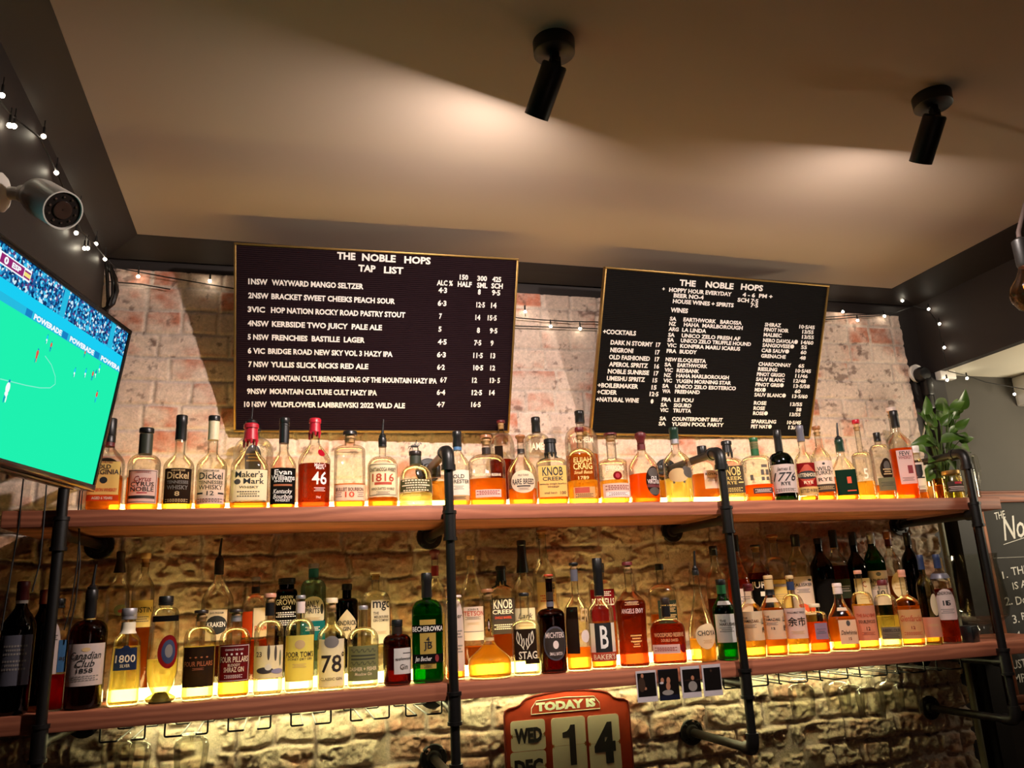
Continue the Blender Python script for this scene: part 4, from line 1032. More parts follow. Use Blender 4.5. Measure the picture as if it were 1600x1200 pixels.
    if capk == 'screw':
        k = rn * 1.14; mb.lathe([(zc, k * .9), (zc + .001, k), (zc + (H - zc) * .25, k), (zc + (H - zc) * .27, k * .95), (zc + (H - zc) * .31, k), (H - .003, k), (H - .0008, k * .93), (H, k * .6)], 20); mb.build('cap', cm, t)
    elif capk == 'capsule':
        k = rn * 1.08; mb.lathe([(zc, k * 1.04), (zc + .002, k * 1.06), (zc + (H - zc) * .62, k), (zc + (H - zc) * .66, k * 1.08), (H - .003, k * 1.06), (H - .0005, k * .95), (H, k * .5)], 20); mb.build('capsule', cm, t)
    elif capk == 'flare':
        k = rn * 1.02; mb.lathe([(zc, k * 1.5), (zc + .004, k * 1.5), (zc + (H - zc) * .5, k * 1.1), (H - .02, k * 1.0), (H - .018, k * 1.12), (H - .003, k * 1.12), (H, k * .8)], 20); mb.build('capsule', cm, t)
    elif capk == 'wax':
        k = rn * 1.10; zz = [(zc, k * 1.12), (zc + (H - zc) * .5, k * 1.02), (H - .016, k), (H - .0155, k * 1.16), (H - .004, k * 1.16), (H - .0005, k), (H, k * .5)]
        mb.lathe(zz, 20)
        for j in range(7):
            an = j * 2 * math.pi / 7 + .3; ln = (.006 + .022 * ((j * 37) % 7) / 7)
            pts = []
            for q in range(5):
                z = zc + .002 - ln * q / 4; r = rad(z)[0]; r = max(r, k * 1.02); pts.append(Vector((math.cos(an) * r, math.sin(an) * r * fl(z), z)))
            mb.tube(pts, [.0042, .0042, .004, .0035, .0022], 6)
        mb.build('wax_seal', cm, t)
    elif capk == 'cork':    # stopper: cap disc over a visible cork
        k = rn * 1.35; hh = (H - zc) * .55
        mb.lathe([(H - hh, k * .92), (H - hh + .0015, k), (H - .003, k), (H - .0006, k * .93), (H, k * .6)], 20); o = mb.build('stopper', cm, t)
        mb = MB(); mb.lathe([(zc - .012, rn * .86), (H - hh, rn * .92)], 16); mb.build('cork', M_CORK, t)
        mb = MB(); mb.lathe([(zc - .004, rn * 1.02), (zc - .003, rn * 1.18), (zc + .001, rn * 1.18), (zc + .002, rn * 1.0)], 20); mb.build('glass_lip', glass(GL['clear'][0], .5), t)
    elif capk == 'ball':
        k = rn * 1.55; hh = (H - zc)
        mb.lathe([(zc - .006, rn * .9), (zc + .001, rn * 1.0), (zc + hh * .25, rn * 1.05), (zc + hh * .45, k * .9), (zc + hh * .62, k), (zc + hh * .85, k * .9), (H, k * .35)], 20); mb.build('stopper', cm, t)
    for sc in sleeve:
        col, ya, ybm = sc; za, zbm = zf(ybm), zf(ya)
        mb = MB(); rows = []
        for i in range(5):
            z = za + (zbm - za) * i / 4; r, nn = rad(z); rows.append((z, r + .0009, nn))
        body(mb, rows); mb.build('neck_band', capmat(col, .45), t)
    if pour:
        zp = zf(pour); k = rn * .9
        mb = MB(); mb.lathe([(H - .004, k), (H + .004, k * 1.1), (H + .006, k * 1.1), (H + .010, k * .7), (H + .014, .0062)], 16)
        mb.tube([(0, 0, H + .008), (.001, 0, H + (zp - H) * .5), (.004, 0, zp)], [.0046 * pr, .0040 * pr, .0030 * pr], 10); mb.build('pourer', M_BPLAS, t)
    if foot:
        mb = MB(); mb.lathe([(0, R * foot[1]), (.004, R * foot[1] * 1.02), (.018, R * foot[1] * .7), (.028, R * .34)], 24); mb.build('foot', capmat(foot[0]), t)
    # ---- labels that follow the bottle's surface
    for li, (y0, y1, wf, c, texts, shp, xo, edge) in enumerate(labels):
        z1_, z0_ = zf(y0), zf(y1); zm = (z0_ + z1_) / 2
        rm, nn = rad(zm)
        # arc table over the front half of the section at mid height
        tab = []; s = 0; prev = None
        for k in range(-80, 81):
            an = math.radians(k * 1.1) - math.pi / 2; cc, ss = math.cos(an), math.sin(an)
            d = (abs(cc) ** nn + abs(ss) ** nn) ** (-1 / nn); q = Vector((cc * d, ss * d * fl(zm)))
            if prev is not None: s += (q - prev).length
            prev = q; tab.append((s, q))
        s0 = tab[80][0]
        def surf(sx, z, off):   # sx: arc length from the front centre in units of the local radius
            v = sx + s0; v = max(tab[0][0], min(tab[-1][0], v))
            lo = 0; hi = len(tab) - 1
            while hi - lo > 1:
                md = (lo + hi) // 2
                if tab[md][0] <= v: lo = md
                else: hi = md
            k = (v - tab[lo][0]) / max(1e-9, tab[hi][0] - tab[lo][0]); q = tab[lo][1].lerp(tab[hi][1], k)
            r = rad(z)[0]; dn = q.normalized(); off += .0013 * li; return Vector((q.x * r + dn.x * off, q.y * r + dn.y * off, z))
        def s_of(xf):           # chord fraction -> arc length
            best = min(tab[20:141], key=lambda e: abs(e[1].x - xf)); return best[0] - s0
        ctr = xo; sa, sb = s_of(max(-.98, ctr - wf)), s_of(min(.98, ctr + wf))
        par = t
        if c:
            mb = MB(); off = .0009
            if shp == 'rect':
                nu = 14; nv = 3
                vs = [surf(sa + (sb - sa) * i / nu, z0_ + (z1_ - z0_) * j / nv, off) for j in range(nv + 1) for i in range(nu + 1)]
                mb.add(vs, [(j * (nu + 1) + i, j * (nu + 1) + i + 1, (j + 1) * (nu + 1) + i + 1, (j + 1) * (nu + 1) + i) for j in range(nv) for i in range(nu)])
            else:
                K2 = 28; vs = [surf((sa + sb) / 2, zm, off)]; fs = []
                for ring in range(1, 5):
                    q = ring / 4
                    for k in range(K2):
                        an = 2 * math.pi * k / K2; cx, cz = math.cos(an), math.sin(an)
                        if shp == 'diamond': m_ = abs(cx) + abs(cz); cx /= m_; cz /= m_
                        if shp == 'blob': m_ = 1 + .10 * math.sin(2 * an + .6) + .06 * math.sin(3 * an); cx *= m_; cz *= m_
                        if shp == 'arch' : 
                            m_ = max(abs(cx), abs(cz)) if cz < .2 else 1.0; cx /= m_; cz /= m_
                        vs.append(surf((sa + sb) / 2 + cx * q * (sb - sa) / 2, zm + cz * q * (z1_ - z0_) / 2, off))
                for k in range(K2): fs.append((0, 1 + k, 1 + (k + 1) % K2))
                for ring in range(3):
                    for k in range(K2):
                        a0 = 1 + ring * K2 + k; a1 = 1 + ring * K2 + (k + 1) % K2; fs.append((a0, a0 + K2, a1 + K2, a1))
                mb.add(vs, fs)
            par = mb.build('label', paper(PAL[c]), t)
        # ruled border and lettering
        inks = []; nov = 0
        mb = MB()
        def use(cn):
            if cn not in inks: inks.append(cn)
            mb.cur = inks.index(cn)
        if edge:
            use(edge)
            for (ua, ub, va, vb_) in ((.05, .95, .03, .045), (.05, .95, .955, .97), (.05, .07, .03, .97), (.93, .95, .03, .97)):
                nu = 10 if ub - ua > .2 else 1
                vs = [surf(sa + (sb - sa) * (ua + (ub - ua) * i / nu), z1_ - (z1_ - z0_) * v, .0015) for v in (va, vb_) for i in range(nu + 1)]
                mb.add(vs, [(i, nu + 1 + i, nu + 2 + i, i + 1) for i in range(nu)])
        for tx in texts:
            s_, vc, hh, ww, cn = tx[:5]; shr = tx[5] if len(tx) > 5 else 0.0; uc = tx[6] if len(tx) > 6 else .5
            use(cn)
            sc_ = (sa + sb) / 2 + (uc - .5) * (sb - sa); zc_ = z1_ - (z1_ - z0_) * vc
            if s_ == '#bar':    # a printed band
                nu = 12; vs = [surf(sc_ + (i / nu - .5) * ww * (sb - sa), zc_ + k * hh * (z1_ - z0_), .0013) for k in (-.5, .5) for i in range(nu + 1)]
                mb.add(vs, [(i, i + 1, nu + 2 + i, nu + 1 + i) for i in range(nu)])
            elif s_ in ('#oval', '#diamond', '#leaf'):
                K2 = 18; v2 = []
                for k in range(K2):
                    an = 2 * math.pi * k / K2; cx, cz = math.cos(an), math.sin(an)
                    if s_ == '#diamond': m_ = abs(cx) + abs(cz); cx /= m_; cz /= m_
                    v2.append((cx / 2, cz / 2))
                v2, f2 = refine(v2, [tuple(range(K2))], max(.03, .004 / max(1e-6, ww * (sb - sa) * rm)))
                mb.add([surf(sc_ + a_ * ww * (sb - sa), zc_ + b_ * hh * (z1_ - z0_), .0014 + .00008 * nov) for a_, b_ in v2], f2); nov += 1
            elif s_ == '#antler':   # a pair of branching antlers drawn in strokes
                for sg in (-1, 1):
                    for st in (((.08, -.5), (.2, -.3), (.38, -.15), (.46, .1), (.40, .48)), ((.2, -.3), (.16, 0), (.24, .35)), ((.34, -.18), (.30, .1), (.36, .42)), ((.12, -.42), (.05, -.2), (.08, .1))):
                        for (p0, p1) in zip(st[:-1], st[1:]):
                            d0 = .022
                            mb.add([surf(sc_ + (sg * p0[0] - d0) * ww * (sb - sa), zc_ + p0[1] * hh * (z1_ - z0_), .0016), surf(sc_ + (sg * p0[0] + d0) * ww * (sb - sa), zc_ + p0[1] * hh * (z1_ - z0_), .0016), surf(sc_ + (sg * p1[0] + d0) * ww * (sb - sa), zc_ + p1[1] * hh * (z1_ - z0_), .0016), surf(sc_ + (sg * p1[0] - d0) * ww * (sb - sa), zc_ + p1[1] * hh * (z1_ - z0_), .0016)], [(0, 1, 2, 3)])
            elif s_ == '#lines':   # small print: rows of short strokes
                for i in range(3):
                    zz = zc_ + (1 - i) * hh * .4 * (z1_ - z0_); l = ww * (1 - .25 * (i % 2))
                    for j in range(9):
                        ua = sc_ + (j / 9 - .5) * l * (sb - sa); ub = ua + l * (sb - sa) / 9 * .72
                        dz = hh * .10 * (z1_ - z0_); mb.add([surf(ua, zz - dz, .0019), surf(ub, zz - dz, .0016), surf(ub, zz + dz, .0016), surf(ua, zz + dz, .0016)], [(0, 1, 2, 3)])
            else:
                vs, fs, _ = textmesh(s_, .014 if shr == 0 else .008, shr); vs, fs = refine(vs, fs, max(.02, .0035 / max(1e-6, ww * (sb - sa) * rm)))
                mb.add([surf(sc_ + a_ * ww * (sb - sa), zc_ + b_ * hh * (z1_ - z0_), .0021) for a_, b_ in vs], fs)
        if mb.v: mb.build('lettering', [ink(q) for q in inks], par, smooth=False)
    return t

F = Lb
# ---------------------------------------------------------------- upper shelf, front row
B('U', 162, 57, 654, 726, 697, .34, ('screw', 'black', 692), ('amber', 745), [F(725, 776, .86, 'ltgold', [('IMPORTED', .03, .05, .5, 'wine'), ('OLD', .16, .13, .40, 'black'), ('VIRGINIA', .32, .15, .92, 'black'), ('#oval', .57, .20, .24, 'black'), ('BOURBON WHISKEY', .86, .10, .88, 'ored')]), F(777, 786, .88, 'ored', [('AGED 6 YEARS', .5, .45, .6, 'cream')])],
  'square bourbon bottle with orange cream label beside the television corner', n=4.5, style=1.3, sleeve=[('maroon', 692, 698)], face=.3)
B('U', 221, 55, 669, 727, 711, .40, ('screw', 'black', 677), ('amber', 747), [F(737, 789, .84, 'pinkw', [('Cyrus', .28, .16, .5, 'wine', .3), ('CYRUS', .44, .13, .70, 'black'), ('NOBLE', .59, .13, .70, 'black'), ('#bar', .70, .03, .3, 'red'), ('#bar', .82, .09, .84, 'dkbrown'), ('#lines', .08, .06, .5, 'wine')], edge='dkolive')],
  'round whisky bottle with dark green neck band and pinkish framed label', style='round', sleeve=[('dkolive', 679, 710)])
B('U', 276, 51, 649, 735, 708, .33, ('capsule', 'black', 688), ('gold', 782), [F(735, 789, .82, 'dkbrown', [('GEORGE', .06, .05, .45, 'tan'), ('Dickel', .20, .20, .72, 'tan'), ('TENNESSEE', .40, .09, .72, 'grey'), ('WHISKY', .55, .12, .70, 'grey'), ('8', .73, .13, .16, 'tan'), ('#lines', .92, .08, .8, 'tan')])],
  'round whisky bottle with tall black capsule and dark label numbered 8', style=1.7)
B('U', 328, 51, 650, 735, 708, .34, ('screw', 'black', 658), ('amber', 782), [F(736, 790, .84, 'pinkw', [('GEORGE', .06, .05, .5, 'black'), ('Dickel', .20, .20, .78, 'black'), ('TENNESSEE', .39, .10, .80, 'black'), ('WHISKY', .53, .13, .78, 'dkbrown'), ('12', .70, .12, .22, 'black'), ('#bar', .70, .05, .22, 'black', 0, .15), ('#bar', .70, .05, .22, 'black', 0, .85), ('#lines', .90, .10, .85, 'black')])],
  'round whisky bottle with cream neck sleeve and pale label numbered 12', style=1.7, sleeve=[('cream', 659, 688)])
B('U', 388, 62, 662, 738, 700, .32, ('wax', 'red', 688), ('amber', 787), [F(738, 785, .92, 'pcream', [("Maker's", .16, .20, .66, 'black'), ('Mark', .38, .18, .50, 'black', 0, .62), ('#oval', .40, .18, .16, 'taupe', 0, .22), ('WHISKY', .58, .08, .46, 'black'), ('#lines', .80, .18, .55, 'taupe')])],
  'squarish whisky bottle with red wax neck, cream label and tall spout', n=3.2, style=1.5, pour=627, pr=.5)
B('U', 441, 43, 653, 735, 705, .36, ('screw', 'black', 666), ('amber', 782), [F(734, 790, .90, 'black', [('Evan', .12, .14, .6, 'white'), ('Williams', .27, .14, .86, 'white'), ('SINCE 1783', .37, .05, .6, 'white'), ('#bar', .48, .05, .66, 'copper'), ('Kentucky', .65, .12, .66, 'white', .3), ('Bourbon', .79, .12, .66, 'white', .3), ('WHISKEY', .90, .07, .52, 'white')])],
  'whisky bottle with black label and black neck, left of the red waxed amber bottle', style=1.5, sleeve=[('black', 666, 693)], n=2.6)
B('U', 490, 53, 654, 724, 690, .30, ('wax', 'red', 676), ('dark', 727), [F(727, 784, .80, None, [("Maker's", .06, .10, .40, 'pinkw', 0, .7), ('Mark', .14, .08, .3, 'pinkw', 0, .7), ('46', .42, .34, .52, 'white', 0, .68), ('#lines', .72, .10, .4, 'pinkw', 0, .7), ('70cl', .93, .06, .16, 'pinkw', 0, .65)]), F(705, 717, .22, 'red', [], sh='oval', x=.45)],
  'dark amber bottle with dripping red wax and a large white printed 46', n=2.6, style=1.2, belly=((0, .94), (.5, .99), (1, 1.0)))
B('U', 546, 51, 674, 705, 696, .34, ('cork', 'black', 686), ('amber', 757), [F(759, 784, .97, 'pcream', [('BULLEIT BOURBON', .30, .22, .80, 'black'), ('10', .62, .34, .26, 'ored'), ('#lines', .62, .3, .2, 'grey', 0, .18), ('#lines', .62, .3, .2, 'grey', 0, .82)], edge='tan')],
  'clear oval flask bottle nearly empty with low cream label', flat=.62, style='round', n=2.4)
B('U', 598, 49, 684, 730, 713, .24, ('screw', 'black', 699), ('amber', 779), [F(727, 778, .90, 'pcream', [('CHATTANOOGA WHISKEY', .20, .12, .82, 'black'), ('1816', .44, .24, .66, 'brick'), ('#bar', .62, .08, .52, 'brick'), ('HANDCRAFTED WHISKEY', .78, .08, .72, 'taupe'), ('#lines', .90, .08, .4, 'taupe')], edge='taupe')],
  'round whisky bottle with large cream label reading 1816 and a metal spout', style='round', pour=655)
t = B('U', 650, 55, 705, 752, 727, .33, ('screw', 'dkbrown', 712), ('pale', 772), [F(752, 771, .96, 'olive', [('#lines', .3, .5, .8, 'cream'), ('#lines', .7, .5, .7, 'cream')])],
  'squat round faceted bottle with olive band and horse rider stopper', style='round', belly=((0, .84), (.35, 1.0), (.7, 1.0), (1, .96)), sleeve=[('dkolive', 713, 726)])
def rider(t):
    # little cast horse with jockey standing on the stopper
    zt = max((c.matrix_local @ Vector(b_)).z for c in t.children if c.name.startswith('cap') for b_ in c.bound_box)
    mb = MB(); g = lambda x, z, y=0: Vector((x, y, zt + z))
    mb.tube([g(-.014, .016), g(-.008, .0175), (g(.004, .0165)), g(.010, .018)], [.003, .0048, .0045, .004], 8)
    mb.tube([g(.009, .018), g(.014, .025), g(.017, .027)], [.0035, .0026, .002], 7); mb.tube([g(.016, .027), g(.022, .0235)], [.0024, .0014], 7)
    for x, dx in ((-.012, -.004), (-.010, .002), (.007, .003), (.009, -.001)): mb.tube([g(x, .016), g(x + dx, .008), g(x + dx * 1.6, .0)], [.002, .0013, .001], 6)
    mb.tube([g(-.014, .017), g(-.021, .014), g(-.022, .008)], [.0012, .0014, .0008], 6)
    mb.tube([g(-.001, .020), g(.002, .028), g(.004, .031)], [.0026, .0028, .0018], 7); mb.ball(g(.005, .0345), .0026, 8, 6)
    mb.tube([g(.002, .029), g(.007, .024), g(.012, .024)], .0011, 5); mb.tube([g(0, .021, -.003), g(.004, .015, -.004)], .0015, 5)
    mb.build('rider_figure', pbr('pewter', (110, 106, 100), .4, .8), t)
rider(t)
B('U', 717, 39, 674, 733, 705, .34, ('capsule', 'black', 699), ('amber', 778), [F(737, 776, .86, 'white', [('OLD', .26, .16, .44, 'black'), ('FORESTER', .46, .15, .90, 'black'), ('#lines', .7, .14, .4, 'grey')]), F(776, 784, .8, 'tan', [('#lines', .5, .5, .6, 'black')])],
  'whisky bottle with white label just behind the middle pipe post, blue neck ring', style=1.5, sleeve=[('blue', 699, 704)])
B('U', 763, 61, 680, 725, 710, .23, ('cork', 'wood', 690), ('amber', 749), [F(722, 752, .8, None, [('WOODFORD RESERVE', .75, .13, .82, 'cream')]), F(767, 779, .64, 'pinkw', [('#lines', .4, .5, .9, 'wine')], x=.0)],
  'wide flat amber flask with white printed name and small pale tag label', flat=.58, style='round', n=2.2, sleeve=[('dkbrown', 700, 710)])
B('U', 818, 47, 679, 740, 708, .24, ('ball', 'wood', 689), ('amber', 765), [F(738, 773, .80, 'pcream', [('WILD TURKEY', .22, .08, .4, 'taupe'), ('RARE BREED', .50, .24, .84, 'black'), ('#bar', .70, .06, .5, 'dkbrown'), ('#lines', .82, .1, .4, 'taupe')], sh='oval')],
  'whisky bottle with brown wooden mushroom stopper and oval cream label', style=1.2, sleeve=[('dkbrown', 702, 709)])
B('U', 865, 49, 686, 728, 716, .33, ('wax', 'black', 708), ('amber', 752), [F(730, 778, .90, 'ltgold', [('KNOB', .18, .28, .70, 'black'), ('CREEK', .42, .12, .70, 'black'), ('kentucky straight bourbon', .59, .08, .92, 'dkbrown'), ('WHISKEY', .68, .06, .4, 'dkbrown'), ('small batch', .87, .07, .42, 'dkbrown', 0, .4), ('100', .88, .10, .2, 'dkbrown', 0, .82)])],
  'rectangular whisky bottle with black wax neck and orange cream label', n=5, flat=.62, style='sq')
B('U', 913, 50, 668, 725, 700, .22, ('cork', 'maroon', 681), ('gold', 752), [F(716, 752, .78, None, [('ELIJAH', .14, .22, .68, 'ltgold'), ('CRAIG', .42, .28, .72, 'ltgold'), ('Small Batch', .68, .13, .70, 'ltgold', .3), ('1789', .92, .14, .40, 'ltgold')]), F(763, 780, .66, 'tan', [('#bar', .30, .5, .66, 'brick', 0, .4), ('#lines', .78, .3, .8, 'dkbrown')])],
  'whisky bottle with maroon stopper and gold lettering printed on the glass', style='round', n=2.4, flat=.75)
B('U', 962, 47, 677, 725, 716, .34, ('cork', 'maroon', 684), ('gold', 752), [F(730, 742, .8, None, [('JEFFERSONS', .4, .6, .72, 'pcream')]), F(740, 753, .30, 'wine', [('#oval', .5, .6, .5, 'red')], sh='oval', x=.16), F(758, 780, .88, 'pinkw', [('#lines', .3, .3, .8, 'wine'), ('#bar', .74, .30, .8, 'white'), ('#lines', .74, .2, .6, 'wine')], x=.08)],
  'whisky bottle with round red seal and pinkish low label, maroon stopper', style=1.9, n=2.4)
B('U', 1010, 49, 675, 735, 703, .26, ('ball', 'maroon', 692), ('orange', 742), [F(732, 778, .48, 'dkbrown', [('#oval', .22, .34, .70, 'taupe'), ('OLD', .40, .12, .40, 'white'), ('VIRGINIA', .52, .14, .84, 'pinkw'), ('#bar', .66, .10, .9, 'maroon'), ('#oval', .84, .26, .7, 'taupe')], sh='oval', x=.46)],
  'orange amber bottle with dark oval label and flared maroon stopper', style=1.3, sleeve=[('maroon', 695, 703)])
B('U', 1064, 45, 668, 725, 702, .30, ('capsule', 'dkgreen', 687), ('yellow', 748), [F(730, 757, .92, None, [('#oval', .56, .80, .66, 'tan', 0, .46), ('#oval', .42, .62, .40, 'taupe', 0, .82), ('#oval', .2, .3, .2, 'taupe', 0, .70), ('#bar', .85, .34, .07, 'taupe', 0, .3), ('#bar', .85, .34, .07, 'taupe', 0, .62)])],
  'clear bottle with printed bison and dark green capsule', style=1.4, sleeve=[('silver', 687, 694)])
B('U', 1106, 42, 697, 736, 716, .34, ('screw', 'black', 715), ('amber', 742), [F(738, 766, .56, 'pinkw', [('KOVAL', .2, .14, .8, 'black'), ('#lines', .5, .2, .6, 'grey')], x=.36)],
  'square amber bottle with pink white label under the black pipe arm', n=5, style='sq', dy=.15)
B('U', 1146, 44, 689, 730, 716, .32, ('wax', 'black', 708), ('yellow', 772), [F(730, 772, .92, 'taupe', [('KNOB', .20, .32, .72, 'ltgold'), ('CREEK', .46, .13, .80, 'ltgold'), ('RYE', .62, .12, .36, 'ltgold'), ('#bar', .62, .04, .2, 'ltgold', 0, .15), ('#bar', .62, .04, .2, 'ltgold', 0, .85), ('#lines', .88, .14, .8, 'ltgold')])],
  'rectangular bottle with olive brown label right behind the third pipe post', n=5, flat=.62, style='sq')
B('U', 1190, 50, 684, 722, 712, .26, ('screw', 'green', 690), ('orange', 758), [F(725, 753, .9, None, [('#bar', .2, .16, .2, 'taupe', 0, .68), ('#bar', .55, .3, .10, 'taupe', 0, .60), ('#bar', .55, .3, .10, 'taupe', 0, .76), ('#bar', .9, .2, .10, 'taupe', 0, .60), ('#bar', .9, .2, .10, 'taupe', 0, .76), ('#bar', .8, .3, .1, 'taupe', 0, .25)]), F(764, 773, .62, 'taupe', [('#lines', .5, .5, .8, 'pinkw')], x=.12)],
  'clear round shouldered bottle with green and paper neck sleeve', flat=.7, style='round', sleeve=[('green', 690, 712), ('tan', 691, 702)])
B('U', 1229, 43, 672, 728, 707, .28, ('capsule', 'black', 706), None, [F(728, 772, .94, 'pinkw', [('James E.', .16, .12, .5, 'taupe', .3), ('1776', .44, .30, .84, 'black', .35), ('RYE', .68, .12, .3, 'black'), ('#lines', .9, .1, .7, 'taupe')])],
  'dark green wine shaped bottle with cream label reading 1776', gl='dkgreen', style='round')
B('U', 1266, 32, 665, 722, 704, .36, ('capsule', 'slate', 690), ('amber', 776), [F(725, 763, .98, 'wine', [('#diamond', .5, 1.0, 1.0, 'brick'), ('#oval', .50, .34, 1.0, 'black'), ('RITTENHOUSE', .50, .15, .88, 'cream'), ('RYE', .80, .12, .4, 'cream')]), F(762, 774, .95, 'tan', [('BOTTLED IN BOND', .5, .45, .8, 'dkbrown')])],
  'bottle with red diamond rye label and grey capsule', style=1.3)
B('U', 1293, 35, 666, 722, 697, .30, ('cork', 'wood', 676), ('amber', 768), [F(722, 758, .92, 'pinkw', [('WILD', .34, .17, .56, 'black'), ('TURKEY', .52, .17, .78, 'black'), ('RYE', .80, .15, .56, 'dkbrown'), ('#oval', .13, .10, .12, 'dkbrown')]), F(758, 770, .9, 'taupe', [('#lines', .5, .4, .7, 'tan')])],
  'bottle with wooden stopper and pinkish white label over a brown strip', style=1.4)
B('U', 1326, 37, 687, 736, 712, .36, ('capsule', 'dkgreen', 706), ('amber', 745), [F(736, 775, .92, 'dkgreen', [('#bar', .42, .26, .18, 'ored', 0, .6), ('#bar', .84, .04, .4, 'ored', 0, .66)])],
  'squarish bottle with dark green label, small red emblem and black spout', n=4.5, style=1.2, pour=661)
B('U', 1358, 33, 656, 714, 706, .30, ('cork', 'red', 668), ('gold', 753), [F(732, 752, .5, None, [('5', .5, .8, .4, 'pcream')])],
  'clear bottle with long slim neck and red topped cork', style='round')
B('U', 1388, 34, 676, 706, 694, .32, ('screw', 'black', 690), ('amber', 758), [F(718, 748, .5, 'dkbrown', [('#oval', .4, .5, .6, 'taupe'), ('#lines', .7, .3, .8, 'tan')], sh='arch', x=.25), F(748, 768, .85, 'sage', [('#lines', .5, .3, .7, 'dkolive')], x=.15)],
  'round bottle with black figure print and grey green lower label', style='round')
B('U', 1421, 38, 642, 700, 674, .34, ('capsule', 'black', 668), ('orange', 702), [F(706, 758, .70, 'pinkw', [('FEW', .10, .13, .62, 'black'), ('WHISKEY', .22, .10, .8, 'wine'), ('#bar', .58, .24, .30, 'wine', 0, .7), ('#lines', .86, .1, .7, 'taupe')], x=.12)],
  'square orange whisky bottle with black capsule and tall pink white label', n=5, style=1.6)
B('U', 1443, 23, 697, 722, 716, .72, ('screw', 'white', 709), ('amber', 770), [F(724, 766, .95, 'white', [('#oval', .34, .44, .5, 'black'), ('#bar', .16, .16, .5, 'black'), ('#bar', .56, .05, .7, 'black'), ('#lines', .9, .08, .6, 'grey')])],
  'small bottle with white cap and white label bearing a black insect', style=1.3, dy=-.015)
# ---------------------------------------------------------------- upper shelf, back row
B('u', 393, 66, 668, 708, 684, .30, ('screw', 'black', 674), None, [F(700, 740, .4, 'slate', [('#lines', .5, .3, .8, 'tan')], sh='arch')],
  'big clear ribbed decanter bottle behind the red waxed spout bottle', style='round', belly=((0, .8), (.6, .95), (1, 1.0)))
B('u', 682, 36, 727, 752, 742, .40, ('screw', 'black', 746), ('gold', 754), [], 'small gold bottle with black cap left of the middle pipe post', style='sq', n=4)
B('u', 788, 42, 657, 700, 676, .25, ('cork', 'maroon', 665), ('dark', 720), [F(700, 720, .3, 'dkbrown', [], x=-.3)], 'clear round shouldered bottle with maroon stopper behind the wooden mushroom stopper', style='round')
B('u', 844, 42, 652, 690, 678, .31, ('capsule', 'black', 676), None, [F(690, 712, .8, None, [('JAMES', .5, .5, .7, 'pcream')])], 'clear bottle with black capsule rising behind the rectangular cream labelled bottle', style='round')
B('u', 915, 54, 642, 690, 666, .26, ('capsule', 'black', 661), ('amber', 712), [F(686, 698, .8, None, [('WILHELM', .5, .7, .7, 'pcream')])], 'clear bottle with black and copper capsule behind the gold lettered bottle', style='round', sleeve=[('copper', 648, 652)])
B('u', 1037, 26, 727, 752, 742, .5, ('screw', 'black', 742), ('gold', 752), [], 'small gold bottle with black neck left of the bison print bottle', style='sq', n=4)
B('u', 1418, 34, 637, 690, 676, .40, ('cork', 'pinkw', 648), None, [], 'clear bottle with pale stopper behind the square orange bottle', style=1.3, dy=-.06)
# ---------------------------------------------------------------- lower shelf, front row
B('L', 16, 58, 908, 985, 945, .34, ('capsule', 'maroon', 938), None, [F(992, 1070, .85, 'slate', [('#lines', .3, .2, .7, 'grey'), ('#lines', .6, .2, .7, 'grey')])], 'dark wine bottle with maroon capsule at the left edge', name='wine_bottle', gl='black', style=1.4, sleeve=[('white', 933, 943)], dy=-.02)
B('l', 52, 44, 921, 990, 950, .34, ('capsule', 'maroon', 944), None, [], 'dark wine bottle with maroon capsule, second from the left edge', name='wine_bottle', gl='black', style=1.4)
B('L', 78, 40, 935, 980, 955, .42, ('screw', 'black', 950), ('red', 1055), [F(972, 1052, .62, 'pinkw', [('#lines', .3, .1, .6, 'taupe')], sh='arch', x=-.2), F(1000, 1050, .32, 'blue', [('ap', .6, .14, .8, 'black')], x=.62)], 'clear bottle of bright red liqueur behind the leftmost pipe post', name='liqueur_bottle', n=4, style=1.3)
B('L', 129, 63, 921, 988, 968, .29, ('capsule', 'black', 966), ('dark', 1010), [F(1005, 1070, .94, 'pinkw', [('#oval', .14, .10, .2, 'tan'), ('Canadian', .28, .17, .72, 'black', .3), ('Club', .47, .17, .42, 'black', .3), ('1858', .64, .11, .36, 'black'), ('#lines', .82, .12, .7, 'grey')])],
  'dark whisky bottle with script label dated 1858 and black spout', gl='brown', style='round', pour=882, sleeve=[('gold', 964, 968)])
B('L', 192, 52, 950, 1004, 985, .44, ('screw', 'silver', 968), ('yellow', 1010), [F(1012, 1046, .74, 'navy', [('1800', .48, .34, .84, 'cream'), ('SILVER', .80, .14, .4, 'cream')], sh='rect'), F(1008, 1016, .25, 'navy', [], sh='oval')],
  'trapezoid tequila bottle with wide silver cap and navy label 1800', name='tequila_bottle', n=3.4, style=1.2, belly=((0, 1.02), (.5, .96), (1, .86)), sleeve=[('pcream', 972, 990)])
B('L', 250, 52, 931, 962, 948, .42, ('screw', 'black', 946), ('yellow', 1030), [F(992, 1044, .60, 'wine', [('#oval', .5, .72, .66, 'navy'), ('#oval', .48, .4, .36, 'grey')], sh='oval', x=.3), F(962, 971, .86, 'black', [], x=.1)],
  'tall rounded bottle on a dark foot with red oval portrait label', name='tequila_bottle', style='round', belly=((.05, .55), (.15, .82), (.3, .97), (.5, 1.0), (1, .90)), foot=('dkolive', .72))
B('L', 308, 53, 953, 1000, 978, .33, ('cork', 'dkbrown', 964), ('yellow', 1010), [F(1010, 1072, .95, 'dkbrown', [('• • • •', .26, .04, .5, 'copper'), ('FOUR PILLARS', .42, .12, .80, 'copper'), ('#lines', .55, .05, .3, 'copper')])],
  'gin bottle with almost black label and copper lettering', name='gin_bottle', style='round')
